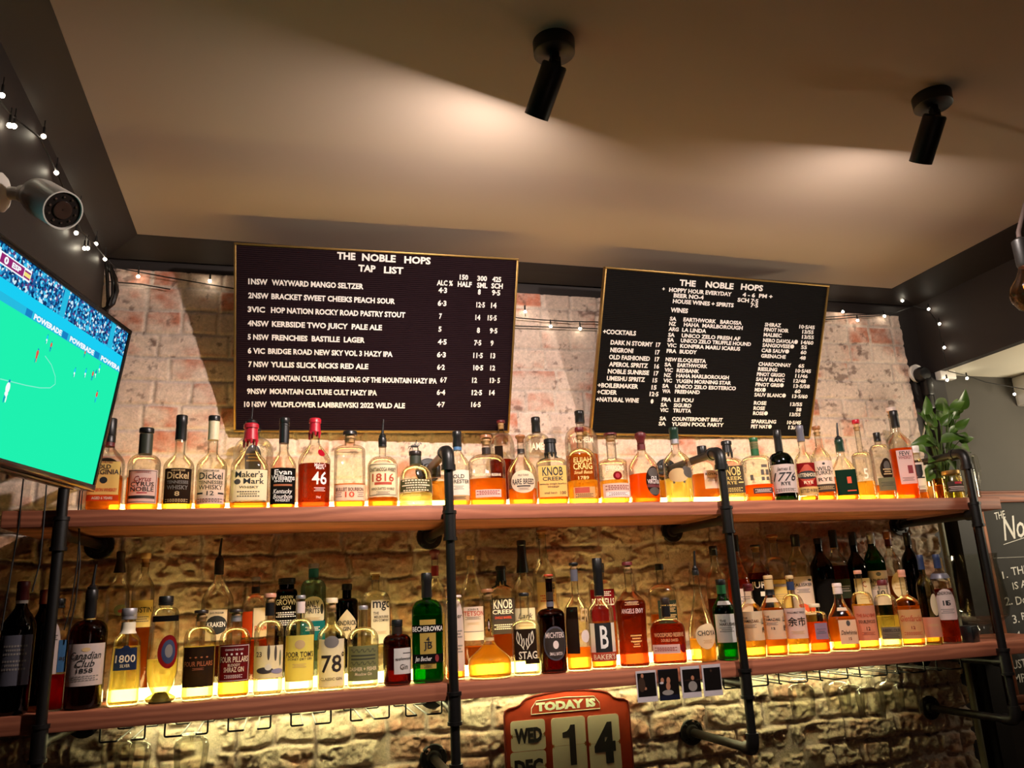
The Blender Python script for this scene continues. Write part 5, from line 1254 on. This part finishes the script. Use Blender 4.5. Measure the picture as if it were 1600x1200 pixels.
B('L', 364, 52, 952, 1004, 980, .33, ('cork', 'dkbrown', 962), ('gold', 1012), [F(1006, 1064, .95, 'maroon', [('CHANGE THE WAY', .14, .05, .5, 'pinkw'), ('• • • •', .26, .06, .45, 'pinkw'), ('FOUR PILLARS', .40, .15, .80, 'cream'), ('BLOODY', .55, .07, .32, 'cream'), ('SHIRAZ GIN', .67, .13, .54, 'cream'), ('#lines', .85, .08, .5, 'pinkw')], edge='pinkw')],
  'gin bottle with dark red bordered label', name='gin_bottle', style='round', sleeve=[('silver', 962, 971)])
B('L', 418, 49, 927, 992, 968, .30, ('cork', 'pinkcork', 940), ('clear', 1010), [F(1008, 1058, .94, 'pcream', [('23', .26, .16, .18, 'taupe', 0, .22), ('#oval', .20, .5, .08, 'taupe', .3, .5), ('#oval', .24, .5, .08, 'taupe', 0, .7), ('#oval', .4, .5, .08, 'sage', 0, .86), ('#oval', .76, .2, .5, 'taupe', 0, .4), ('#oval', .8, .16, .4, 'lilac', 0, .78), ('#oval', .66, .2, .2, 'pcream', 0, .5)])],
  'clear gin bottle with pink stopper and botanical label numbered 23', name='gin_bottle', style='round', sleeve=[('black', 942, 962)], dy=-.012)
B('L', 467, 48, 930, 988, 966, .30, ('screw', 'silver', 936), ('clear', 1012), [F(992, 1063, .94, 'yellow', [("POOR TOM'S", .42, .12, .88, 'black'), ('SYDNEY DRY GIN', .52, .05, .74, 'taupe'), ('#lines', .66, .08, .4, 'tan'), ('#oval', .2, .2, .3, 'tan')])],
  'gin bottle with pale yellow label and pinkish neck tag', name='gin_bottle', style='round', sleeve=[('pinkw', 940, 958)])
B('L', 517, 46, 934, 998, 972, .32, ('cork', 'cream', 950), ('clear', 1015), [F(998, 1071, .86, 'pcream', [('78', .52, .36, .70, 'dkbrown', 0, .5), ('°', .33, .10, .12, 'dkbrown', 0, .92), ('CLASSIC GIN', .84, .06, .74, 'taupe'), ('#oval', .06, .26, .50, 'grey')])],
  'gin bottle with pale label and bold brown 78', name='gin_bottle', style=1.5)
B('L', 567, 51, 946, 1000, 980, .28, ('screw', 'silver', 953), ('clear', 1010), [F(1008, 1062, .97, 'sage', [('∿∿∿∿∿', .14, .10, .72, 'dkolive'), ('#bar', .28, .05, .72, 'dkolive'), ('#bar', .38, .05, .72, 'dkolive'), ('∿∿∿∿∿', .50, .10, .72, 'dkolive'), ('DASHER + FISHER', .66, .11, .80, 'cream'), ('Meadow Gin', .80, .09, .46, 'cream', .2)])],
  'round shouldered gin bottle with sage green label and wavy lines', name='gin_bottle', style='round')
B('L', 621, 45, 968, 1002, 990, .36, ('screw', 'black', 979), ('amber', 1012), [F(1012, 1052, .62, 'white', [('applewood', .42, .14, .86, 'black'), ('Gin', .72, .20, .42, 'taupe'), ('#bar', .2, .03, .5, 'black', 0, .7)], x=.35)],
  'short brown gin bottle with white label, left of the green bottle', name='gin_bottle', gl='brown', style='round', sleeve=[('dkbrown', 979, 990)])
B('L', 669, 50, 895, 955, 936, .31, ('capsule', 'black', 934), ('green', 960), [F(968, 1044, .50, 'gold', [('JB', .52, .14, .5, 'black'), ('4', .40, .10, .2, 'black'), ('#bar', .46, .015, .5, 'black'), ('#lines', .95, .06, .5, 'black')]), F(976, 988, .96, 'black', [('BECHEROVKA', .5, .62, .90, 'white')]), F(1021, 1035, .92, 'black', [('Jan Becher', .5, .5, .5, 'white', .3, .35), ('#oval', .5, .8, .12, 'wine', 0, .76)])],
  'bright green flat herbal liqueur bottle with black and gold label', name='liqueur_bottle', gl='green', flat=.6, n=3.2, style='round', sleeve=[('wine', 921, 927)])
B('L', 712, 32, 930, 940, 934, .7, ('screw', 'pinkw', 934), ('amber', 1040), [F(934, 1048, .9, 'pinkw', [('Maker', .25, .06, .7, 'taupe', .2), ('#lines', .5, .1, .7, 'grey'), ('#lines', .7, .1, .7, 'grey')], sh='arch')],
  'amber bottle with tall arched white tag behind the middle pipe post', style='round', dy=.03)
B('L', 766, 71, 920, 1032, 999, .215, ('cork', 'wood', 931), ('gold', 1008), [F(966, 987, .215, 'black', [('#oval', .5, .6, .5, 'pinkw'), ('#oval', .6, .2, .26, 'ored')], sh='oval', x=0)],
  'wide conical glass decanter with long neck and small black oval badge', name='decanter', gl='thick', style=.9, belly=((0, .97), (.5, 1.0), (1, .97)), sleeve=[('tan', 996, 1001)])
B('L', 824, 45, 926, 980, 968, .34, ('screw', 'black', 932), ('clear', 1030), [F(982, 1030, .76, 'dkbrown', [('#antler', .36, .6, .8, 'pcream'), ('STAG', .84, .24, .78, 'pcream', 0, .6)], x=-.1), F(1028, 1036, .5, 'dkbrown', [], x=.3)],
  'clear bottle with black label and pale antlers', style='round', n=3)
B('L', 865, 45, 897, 962, 950, .25, ('cork', 'brick', 904), ('dark', 965), [F(978, 1031, .78, 'slate', [('#oval', .5, .90, .88, 'dkbrown'), ('MICHTERS', .26, .16, .76, 'pinkw'), ('#oval', .54, .24, .22, 'pinkw'), ('#bar', .44, .14, .10, 'pinkw'), ('SMALL BATCH', .80, .09, .5, 'pinkw')], sh='oval', x=.1)],
  'dark amber rounded bottle with brick red cap and grey oval label', style='round', gl='brown', sleeve=[('dkbrown', 925, 938), ('slate', 940, 948)])
B('L', 906, 41, 879, 960, 928, .28, ('cork', 'black', 888), ('amber', 1012), [F(948, 1020, .50, 'dkbrown', [], x=-.5), F(945, 1010, .5, None, [('ER', .25, .3, .6, 'tan', .3), ('#oval', .75, .3, .6, 'pinkw')], x=.4)],
  'tall bottle with black cork, dark label and a pale printed eagle', style=1.4, sleeve=[('slate', 890, 908)])
B('L', 944, 42, 872, 955, 932, .34, ('capsule', 'black', 931), ('amber', 1020), [F(973, 1018, .95, 'white', [('#bar', .5, 1.0, .58, 'black', 0, .5), ('B', .48, .78, .26, 'white', 0, .52)]), F(1018, 1032, .95, 'brick', [('#bar', .5, 1., 1., 'brick'), ("BAKER'S", .5, .56, .74, 'cream')])],
  'bottle with long black neck and black label with big white B', style=1.2)
B('L', 992, 50, 878, 945, 915, .26, ('cork', 'maroon', 889), ('dark', 938), [F(938, 962, .8, None, [('ANGELS ENVY', .68, .30, .80, 'pinkw'), ('#lines', .2, .2, .5, 'tan')]), F(990, 1012, .6, None, [('#lines', .3, .5, .6, 'ltgold'), ('#lines', .7, .4, .4, 'ltgold')], x=.1)],
  'dark amber bottle widening upwards with maroon stopper and printed name', style=1.0, belly=((0, .82), (.5, .93), (1, 1.02)))
B('L', 1047, 57, 934, 985, 966, .24, ('screw', 'dkbrown', 945), ('dark', 975), [F(978, 1002, .86, None, [('WOODFORD RESERVE', .55, .26, .90, 'tan'), ('DOUBLE OAKED', .9, .18, .5, 'tan')]), F(1006, 1020, .72, 'pinkw', [('#lines', .5, .4, .8, 'wine')], x=-.2), F(1006, 1020, .14, 'wine', [], sh='oval', x=.68)],
  'low wide dark flask with tan printed name and pale tag, above the photo prints', flat=.58, style='round', n=2.2, sleeve=[('black', 947, 964)])
B('L', 1100, 43, 891, 990, 905, .24, ('screw', 'black', 899), ('gold', 998), [F(972, 1013, .76, 'cream', [('CHOYA', .40, .18, .84, 'black'), ('#lines', .72, .12, .4, 'tan')], sh='blob', x=.22)],
  'pear shaped ribbed bottle with cream blob label and black spout', name='liqueur_bottle', style=.75, pour=861)
B('L', 1138, 37, 905, 955, 930, .40, ('screw', 'black', 914), ('green', 960), [F(959, 1003, .88, 'white', [('THE', .24, .08, .24, 'black', 0, .35), ('HAKUSHU', .36, .11, .66, 'dkbrown', 0, .55), ('#lines', .55, .16, .6, 'grey')]), F(939, 945, .7, 'white', [])],
  'deep green whisky bottle with white label just left of the third pipe post', gl='green', style=1.2, sleeve=[('green', 914, 928)])
B('L', 1180, 38, 912, 955, 936, .38, ('screw', 'maroon', 918), ('gold', 958), [F(955, 1000, .92, 'cream', [('THE', .22, .06, .2, 'black', 0, .2), ('YAMAZAKI', .33, .09, .60, 'dkbrown', 0, .38), ('#lines', .5, .12, .5, 'grey', 0, .35), ('山', .35, .22, .16, 'black', 0, .9), ('崎', .65, .22, .16, 'black', 0, .9)]), F(936, 943, .7, 'cream', [])],
  'whisky bottle with cream label and maroon neck right of the third pipe post', style=1.1, sleeve=[('maroon', 916, 924)])
B('L', 1214, 37, 899, 953, 926, .38, ('screw', 'tan', 905), ('amber', 950), [F(953, 998, .92, 'cream', [('THE', .22, .06, .2, 'black', 0, .2), ('YAMAZAKI', .32, .09, .60, 'dkbrown', 0, .38), ('12', .62, .08, .14, 'black', 0, .4), ('#lines', .46, .10, .5, 'grey', 0, .35), ('山', .30, .22, .16, 'black', 0, .9), ('崎', .62, .22, .16, 'black', 0, .9)]), F(934, 941, .7, 'cream', [])],
  'whisky bottle with cream cap and cream label numbered 12', style=1.1, sleeve=[('tan', 906, 921), ('black', 922, 930)])
B('L', 1248, 37, 899, 950, 928, .32, ('screw', 'tan', 905), ('gold', 958), [F(950, 997, .92, 'pinkw', [('SINGLE MALT YOICHI', .14, .06, .7, 'dkbrown'), ('余市', .44, .30, .72, 'black'), ('#lines', .8, .1, .5, 'tan')])],
  'whisky bottle with dark blue neck and two large black brush characters', style='round', sleeve=[('navy', 909, 922)])
B('L', 1281, 33, 943, 962, 955, .50, ('screw', 'cream', 949), ('orange', 972), [F(973, 998, .60, 'lilac', [('#lines', .5, .3, .7, 'slate')], x=.2)],
  'short square orange spirit bottle with lilac grey label', n=5, style='sq')
B('L', 1321, 46, 911, 972, 932, .30, ('capsule', 'pinkw', 928), ('amber', 964), [F(968, 1005, .64, 'cream', [('Dalwhinnie', .52, .18, .84, 'black', .3), ('15', .78, .12, .14, 'black'), ('#oval', .14, .24, .2, 'taupe')], x=.18), F(949, 954, .5, 'cream', [])],
  'amber whisky bottle with pale pink capsule and cream script label', n=3, style=1.0)
B('L', 1357, 37, 891, 942, 924, .32, ('screw', 'pinkcork', 897), ('gold', 944), [F(946, 1000, .92, 'pinkcork', [('THE BALVENIE', .28, .09, .76, 'brick'), ('DOUBLEWOOD', .46, .09, .66, 'black'), ('12', .66, .10, .14, 'black'), ('#lines', .8, .08, .5, 'wine')])],
  'round whisky bottle with pink stopper and salmon label numbered 12', style='round')
B('L', 1393, 37, 906, 942, 928, .42, ('screw', 'maroon', 915), ('yellow', 962), [F(979, 998, .84, 'grey', [('ABERLOUR', .28, .26, .84, 'black'), ('#lines', .7, .3, .7, 'black')])],
  'yellow spirit bottle with maroon cap and low grey label', style='round')
B('L', 1426, 43, 890, 943, 928, .26, ('screw', 'pinkcork', 902), ('amber', 947), [F(952, 997, .86, 'tan', [('Glenfarclas', .30, .20, .84, 'brick', .3), ('12', .62, .10, .14, 'wine'), ('#lines', .82, .1, .7, 'brick')])],
  'amber whisky bottle with pink stopper and red script on a tan label', style=1.3)
B('L', 1459, 30, 867, 922, 895, .34, ('capsule', 'navy', 890), ('gold', 990), [F(928, 962, .42, 'cream', [], sh='oval', x=.5), F(964, 995, .9, 'pinkcork', [('#lines', .4, .1, .6, 'tan')])],
  'dark necked whisky bottle with oval cream badge beside the rightmost bottle', style=1.3, gl='smoke')
B('L', 1485, 37, 866, 918, 892, .30, ('capsule', 'navy', 888), ('dark', 920), [F(920, 968, .84, 'pinkw', [('GLENDRONACH', .14, .10, .86, 'dkbrown'), ('15', .46, .16, .34, 'black'), ('#bar', .46, .16, .1, 'black'), ('#lines', .72, .14, .6, 'grey')], sh='arch')],
  'rightmost whisky bottle on the lower shelf with tall white label numbered 15', style='round', sleeve=[('slate', 896, 904)])
# ---------------------------------------------------------------- lower shelf, back row
B('l', 171, 40, 861, 935, 898, .34, ('flare', 'dkbrown', 895), None, [F(945, 962, .5, 'sage', [('#oval', .6, .3, .4, 'wine')], sh='oval', x=.3)], 'clear bottle with dark flared capsule behind the dark script label bottle', style=1.4)
B('l', 212, 38, 864, 925, 895, .36, ('cork', 'tan', 880), ('amber', 980), [F(938, 980, .95, 'ltgold', [('AUSTIN', .36, .2, .8, 'black'), ('#lines', .7, .2, .6, 'taupe')])], 'bottle with gold cap and cream label behind the silver capped tequila', style=1.4)
B('l', 333, 54, 875, 945, 902, .26, ('screw', 'black', 898), ('brown', 1010), [F(953, 1000, .62, 'cream', [('#oval', .5, .62, 1.0, 'black'), ('KRAKEN', .48, .16, .80, 'white'), ('BLACK SPICED RUM', .10, .06, .6, 'black')])], 'bell shaped rum bottle with black emblem label and long spout', name='rum_bottle', style=1.3, pour=841)
B('l', 394, 44, 901, 950, 928, .30, ('screw', 'silver', 908), ('orange', 1000), [F(950, 995, .5, 'cream', [('DRUM', .7, .16, .8, 'ored')], x=.4), F(955, 995, .35, 'ored', [], x=-.5)], 'bottle with silver top and half red half cream label', style='round', sleeve=[('black', 917, 927)])
B('l', 444, 36, 903, 928, 920, .70, ('screw', 'black', 913), None, [F(930, 985, .98, 'black', [('GARDEN', .06, .08, .5, 'white'), ('GROWN', .20, .16, .92, 'white'), ('GIN', .36, .10, .34, 'white'), ('#lines', .55, .14, .9, 'white'), ('#lines', .78, .14, .9, 'white')])], 'matt black gin bottle with broad black cap and white lettering', name='gin_bottle', gl='black', style='round')
B('l', 487, 42, 880, 920, 905, .38, ('screw', 'silver', 888), ('clear', 990), [F(932, 972, .84, 'pcream', [('MANLY', .30, .26, .60, 'black', 0, .42), ('SPIRITS', .56, .20, .66, 'black', 0, .42), ('#oval', .5, .4, .16, 'black', 0, .86), ('#lines', .86, .1, .6, 'tan')], sh='arch'), F(970, 1000, .9, 'teal', [('#lines', .4, .2, .5, 'white')])], 'gin bottle with teal neck and white arched label above teal', name='gin_bottle', gl='blue', style='round', sleeve=[('teal', 889, 902)])
B('l', 541, 36, 912, 942, 934, .42, ('screw', 'black', 922), None, [F(952, 998, .98, 'cream', [('HENDRICKS', .46, .16, .92, 'black'), ('GIN', .66, .14, .3, 'black')], sh='diamond')], 'black apothecary gin bottle with cream diamond label', name='gin_bottle', gl='black', style='sq')
B('l', 587, 48, 893, 940, 922, .28, ('cork', 'pcream', 900), ('clear', 1010), [F(938, 1005, .62, 'pcream', [('mgc', .14, .22, .84, 'black', 0, .5), ('THE', .30, .06, .24, 'taupe', 0, .22), ('MELBOURNE', .39, .06, .72, 'taupe', 0, .5), ('GIN COMPANY', .47, .06, .82, 'taupe', 0, .5), ('#lines', .75, .06, .5, 'tan')], x=.3)], 'clear gin bottle with tall white label in lower case letters', name='gin_bottle', style='round')
B('l', 683, 34, 858, 930, 902, .34, ('ball', 'maroon', 872), ('pale', 960), [], 'clear bottle with red glass stopper above the green bottle', style=1.2, sleeve=[('wine', 884, 900)])
B('l', 741, 38, 868, 935, 884, .30, ('screw', 'tan', 874), ('amber', 1010), [F(948, 1000, .92, 'pinkw', [('JOHN B', .08, .06, .4, 'taupe'), ('STETSON', .20, .14, .88, 'brick'), ('#lines', .34, .08, .6, 'taupe'), ('#bar', .74, .02, .9, 'slate'), ('#lines', .5, .06, .5, 'tan')])], 'tapered bottle with pink white label and red name, right of the middle post', style=1.0)
B('l', 789, 40, 884, 930, 915, .34, ('wax', 'black', 908), ('amber', 985), [F(935, 990, .96, 'taupe', [('KNOB', .16, .26, .70, 'pcream'), ('CREEK', .38, .12, .80, 'pcream'), ('#bar', .56, .16, .74, 'dkbrown'), ('SINGLE BARREL', .54, .07, .64, 'ored'), ('#lines', .8, .14, .7, 'pcream')])], 'rectangular bottle with taupe label behind the conical decanter', n=5, flat=.7, style='sq')
B('l', 824, 36, 844, 930, 898, .38, ('flare', 'black', 895), None, [F(950, 990, .9, 'pcream', [('Lark', .3, .2, .6, 'taupe', .3), ('#lines', .6, .2, .6, 'tan')])], 'tall clear bottle with black flared capsule behind the antler label', style=1.4)
B('l', 858, 38, 828, 905, 868, .34, ('cork', 'wood', 836), None, [F(910, 960, .8, 'tan', [('HB', .12, .14, .4, 'black', 0, .7), ('ST', .26, .14, .4, 'black', 0, .7), ('#lines', .5, .2, .7, 'brick')], x=.1)], 'tallest clear bottle with wooden stopper above the brick red cap', style=1.4)
B('l', 948, 42, 880, 915, 905, .30, ('screw', 'black', 895), ('amber', 960), [F(921, 970, .95, 'wine', [('RUSSELLS', .40, .22, .84, 'pcream'), ('#lines', .14, .14, .6, 'pcream')])], 'bottle with wine red label behind the black long necked bottle', style='round')
B('l', 1043, 42, 881, 930, 912, .30, ('screw', 'black', 891), ('amber', 960), [F(938, 975, .80, 'dkolive', [('Jack Daniels', .2, .14, .8, 'tan', .2), ('#lines', .4, .16, .6, 'tan'), ('#lines', .7, .2, .7, 'tan')], x=.3)], 'clear square bottle with dark olive label behind the low wide flask', n=5, style='sq')
B('l', 1132, 36, 853, 915, 880, .34, ('capsule', 'black', 868), ('brown', 935), [], 'bottle with black capsule behind the green bottle, left of the third post', style=1.3)
B('l', 1167, 38, 836, 915, 868, .36, ('capsule', 'black', 862), ('orange', 905), [F(920, 960, .7, 'pinkw', [('#lines', .4, .2, .6, 'slate')], x=.3)], 'clear bottle with black capsule right of the third post top', style=1.3)
B('l', 1200, 38, 851, 902, 875, .34, ('cork', 'black', 858), ('dark', 895), [F(905, 955, .95, 'black', [('JURA', .18, .20, .8, 'white'), ('#bar', .46, .14, .16, 'white')])], 'dark bottle with black stopper and black label in white capitals', style=1.2)
B('l', 1229, 36, 835, 885, 870, .40, ('cork', 'wood', 844), ('amber', 905), [F(906, 950, .9, 'ltgold', [('#bar', .2, .1, .8, 'lilac'), ('#lines', .6, .2, .6, 'tan')], x=.1)], 'clear wide necked bottle with wooden stopper and gold label', style='round')
B('l', 1265, 38, 835, 892, 856, .36, ('capsule', 'black', 854), ('pale', 900), [F(901, 960, .95, 'pinkw', [('TALISKER', .22, .08, .80, 'black'), ('#lines', .38, .1, .5, 'slate'), ('#oval', .84, .22, .5, 'ored', 0, .7), ('#oval', .76, .1, .3, 'ored', 0, .4), ('#oval', .10, .06, .2, 'black', 0, .8)])], 'bottle with large white label and orange splash behind the short orange bottle', style=1.5)
B('l', 1301, 40, 841, 892, 862, .32, ('screw', 'black', 850), None, [F(905, 970, .8, 'black', [])], 'black green bottle with long neck, darkest of the back row', gl='black', style=1.3)
B('l', 1326, 36, 828, 880, 858, .34, ('capsule', 'black', 856), ('dark', 884), [F(905, 935, .8, 'dkolive', [('#lines', .5, .3, .7, 'grey')], x=.2)], 'bottle with black and gold capsule behind the pink stopper', style=1.0, sleeve=[('gold', 852, 857)])
B('l', 1357, 36, 831, 892, 862, .34, ('capsule', 'black', 852), ('brown', 900), [F(904, 950, .9, 'cream', [('C', .2, .2, .2, 'copper'), ('#lines', .6, .2, .6, 'tan')], x=.3)], 'dark olive bottle with cream label, left of the silver topped green bottle', gl='dkgreen', style=1.4)
B('l', 1386, 36, 832, 882, 852, .36, ('capsule', 'silver', 850), ('green', 880), [F(892, 945, .92, 'pinkw', [('LAPHROAIG', .30, .12, .86, 'black'), ('#oval', .10, .12, .2, 'slate'), ('10', .66, .16, .3, 'black'), ('#lines', .48, .12, .6, 'slate')])], 'green bottle with silver capsule and white label, in the back row', gl='green', style=1.2)
B('l', 1413, 34, 831, 885, 856, .32, ('cork', 'wood', 852), ('amber', 900), [F(894, 935, .8, 'cream', [('#lines', .5, .3, .7, 'tan')], sh='oval', x=.3)], 'clear bottle with brown capsule and round cream label in the back row', style=1.2, sleeve=[('maroon', 842, 854)])
B('l', 1444, 32, 832, 880, 856, .36, ('capsule', 'black', 852), None, [], 'black bottle at the right end of the back row beside the conduit', gl='black', style=1.4)

# ================================================================== things at the shelf ends
def cup(px, w, top, label, name, cat, mat, liq=None, zb=UT, y=-.33, lit=False):
    P = onY((px, 785), y); R = w / FPX * (P - CAMP).length * .5 * .93; H = onY((px, top), y).z - zb
    t = empty(name, (P.x, y, zb)); tag(t, label, cat)
    mb = MB(); mb.lathe([(.0, R * .86), (.003, R * .95), (H * .5, R), (H, R * 1.02), (H, R * .96), (H * .5, R * .93), (.006, R * .86)], 24, caps=False); mb.lathe([(.0005, R * .86), (.006, R * .86)], 24); mb.build('glass_wall', mat, t)
    return t, R, H
t, R, H = cup(1457, 12, 752, 'small bright votive candle glass on the upper shelf', 'candle_holder', 'candle holder', glass((255, 240, 210), .7, 'frosted_votive'))
mb = MB(); mb.lathe([(.007, R * .8), (H * .72, R * .8), (H * .74, R * .3)], 20); c = mb.build('wax', paper((250, 236, 200), .8), t)
mb = MB(); mb.lathe([(H * .74, .0008), (H * .78, .0024), (H * .88, .0016), (H * .98, .0003)], 10); mb.build('flame', emit('candle_flame', (1.0, .68, .25), 60, True), t)
t, R, H = cup(1472, 15, 748, 'small amber shot glass right of the candle', 'shot_glass', 'glass', glass((250, 220, 150), .6, 'amber_shot'))
mb = MB(); mb.lathe([(.007, R * .84), (H * .7, R * .92)], 20); mb.build('liquid', liquid('gold'), t)
def jar():
    P = onY((1494, 785), -.33); y = -.33; H = onY((1494, 741), y).z - UT; R = .036
    t = empty('storage_jar', (P.x, y, UT)); tag(t, 'squat glass jar with dark label beside the rightmost pipe post', 'jar')
    mb = MB(); mb.lathe([(0, R * .9), (.004, R), (H * .75, R), (H * .86, R * .86), (H, R * .86)], 28, caps=False); mb.lathe([(0.0, R * .9), (.003, R * .9)], 28); mb.build('glass_body', glass((244, 236, 190), .5), t)
    mb = MB(); mb.lathe([(H * .98, R * .9), (H, R * .93), (H * 1.12, R * .93), (H * 1.14, R * .8)], 28); mb.build('lid', M_BRASS, t)
    mb = MB(); mb.lathe([(.004, R * .9), (.03, R * .93), (.032, R * .9)], 28); mb.build('contents', liquid('yellow'), t)
    k = []; 
    for j in range(2):
        for i in range(15): a = -math.pi * .92 + i * math.pi * .8 / 14; k.append((math.cos(a) * (R + .0008), math.sin(a) * (R + .0008), H * (.26 + .42 * j)))
    mb = MB(); mb.add(k, [(i, i + 1, 16 + i, 15 + i) for i in range(14)]); l = mb.build('label', paper(PAL['taupe']), t)
    mb = MB()
    for (f0, f1, h0, h1, cidx) in ((.3, .6, .58, .66, 0), (.05, .95, .46, .48, 1), (.1, .9, .40, .415, 1), (.05, .95, .33, .345, 1)):
        mb.cur = cidx; n = 8; vs = []
        for h_ in (h0, h1):
            for i in range(n + 1): a = -math.pi * .92 + (f0 + (f1 - f0) * i / n) * math.pi * .8; vs.append((math.cos(a) * (R + .0014), math.sin(a) * (R + .0014), H * h_))
        mb.add(vs, [(i, i + 1, n + 2 + i, n + 1 + i) for i in range(n)])
    mb.build('lettering', [ink('red'), ink('pinkw')], l)
jar()
def mug():
    y = -.30; P = onY((1527, 778), y); H = onY((1527, 708), y).z - UT; R = .034
    t = empty('glass_mug', (P.x - .025, y, UT)); tag(t, 'clear glass mug with curved handle behind the rightmost post top', 'mug')
    mb = MB(); mb.lathe([(0, R * .9), (.004, R), (H * .92, R), (H * .92, R * .93), (.012, R * .92)], 28, caps=False); mb.lathe([(.0, R * .9), (.010, R * .92)], 28); mb.build('glass_body', M_STEM, t)
    mb = MB(); mb.tube(path([(R * .9, 0, H * .92), (R + .026, 0, H * .98), (R + .030, 0, H * .55), (R + .004, 0, H * .22)], .02), .0052, 10); mb.build('handle', M_STEM, t)
mug()
def plant():
    y = -.20; P = onY((1478, 780), y); base = Vector((P.x, y, UT))
    t = empty('potted_plant', base); tag(t, 'leafy green trailing plant in a glass vase at the right shelf end', 'plant')
    H = .085; R = .045
    mb = MB(); mb.lathe([(0, R * .85), (.004, R * .95), (H * .6, R), (H, R * .9), (H, R * .85), (H * .6, R * .94), (.008, R * .86)], 28, caps=False); mb.lathe([(0, R * .85), (.007, R * .85)], 28); mb.build('vase', glass((236, 236, 190), .55), t)
    mb = MB(); mb.lathe([(.009, R * .85), (H * .55, R * .93), (H * .72, R * .9)], 28); mb.build('water', liquid('pale'), t)
    leafm = pbr('glossy_green_leaf', (86, 120, 40), .35, 0, .35, 25, rgb2=(44, 78, 26)); stem = pbr('green_stem', (70, 96, 38), .5)
    rn_ = random.Random(4)
    targets = [(1445, 648), (1452, 668), (1463, 640), (1472, 652), (1484, 640), (1499, 640), (1489, 655), (1478, 668), (1498, 690), (1502, 698), (1484, 676), (1470, 690), (1462, 700), (1450, 690), (1488, 707), (1466, 715), (1455, 722), (1492, 668), (1474, 710), (1458, 735), (1447, 706), (1480, 655), (1462, 655), (1456, 655), (1448, 660), (1490, 646), (1470, 664), (1460, 672), (1494, 680), (1476, 700), (1452, 712), (1468, 728), (1458, 690)]
    stems = MB()
    for i, px in enumerate(targets):
        yy = y + rn_.uniform(-.09, .07)
        tip = onY(px, yy) - base
        root = Vector((rn_.uniform(-.02, .02), rn_.uniform(-.02, .02), .06))
        mid = (root + tip) * .5 + Vector((rn_.uniform(-.02, .02), rn_.uniform(-.02, .02), .05 + .03 * rn_.random()))
        pts = [root * (1 - s) ** 2 + mid * 2 * s * (1 - s) + tip * s * s for s in [k / 8 for k in range(9)]]
        stems.tube(pts, [.0028, .0027, .0026, .0025, .0024, .0022, .002, .0018, .0015], 6)
        d = (pts[-1] - pts[-2]).normalized(); d = (d + Vector((rn_.uniform(-.5, .6), -.3, rn_.uniform(-.7, .1)))).normalized()
        L = rn_.uniform(.055, .09); W = L * rn_.uniform(.30, .40)
        sd = d.cross(Vector((rn_.uniform(-.3, .3), -1, rn_.uniform(.0, .7)))).normalized(); up = sd.cross(d).normalized()
        mb = MB(); vs = []; n = 9
        for k in range(n + 1):
            s = k / n; w = W * (math.sin(math.pi * min(1, s ** .75)) ** .8) * (1 - .25 * s); c = tip + d * (L * s) - up * (L * .5 * s * s) 
            vs += [c - sd * w + up * w * .35, c - sd * w * .5 + up * w * .1, c, c + sd * w * .5 + up * w * .1, c + sd * w + up * w * .35]
        mb.add(vs, [(k * 5 + j, k * 5 + j + 1, k * 5 + j + 6, k * 5 + j + 5) for k in range(n) for j in range(4)])
        mb.build('leaf', leafm, t)
    stems.build('stems', stem, t)
plant()
def vase():
    y = -.24; P = onY((1541, 995), y); z = LT
    t = empty('glass_vase', (P.x, y, z)); tag(t, 'large empty clear glass goblet behind the rightmost pipe post', 'glass')
    H = onY((1524, 866), y).z - z; R = .105 * .95
    g = M_STEM; R = (onY((1577, 920), y).x - onY((1494, 920), y).x) / 2 * .78
    pr = [(0, R * .62), (.006, R * .62), (.012, R * .30), (.03, R * .24), (.045, R * .30), (.062, R * .62), (.085, R * .92), (.12, R), (.17, R * .98), (H - .03, R * .86), (H, R * .92)]
    mb = MB(); mb.lathe(pr + [(H, R * .90), (H - .03, R * .84), (.17, R * .955), (.12, R * .97), (.088, R * .89), (.066, R * .56), (.052, .004)], 36, caps=False); mb.build('bowl', g, t)
vase()
A = onY((1521, 994), -.36)
mb = MB(); M = Matrix.Translation((A.x, -.345, LT)) @ Matrix.Rotation(.35, 4, 'Z'); mb.bbox((-.026, -.022, 0), (.026, .022, .060), .004, M); mb.bbox((-.020, -.0235, .012), (.020, -.0215, .050), .001, M)
o = mb.build('small_black_box', M_BPLAS); tag(o, 'small black box beside the glass goblet on the lower shelf', 'box')  # plain black box standing for an unidentified dark object
bpy.context.view_layer.update()
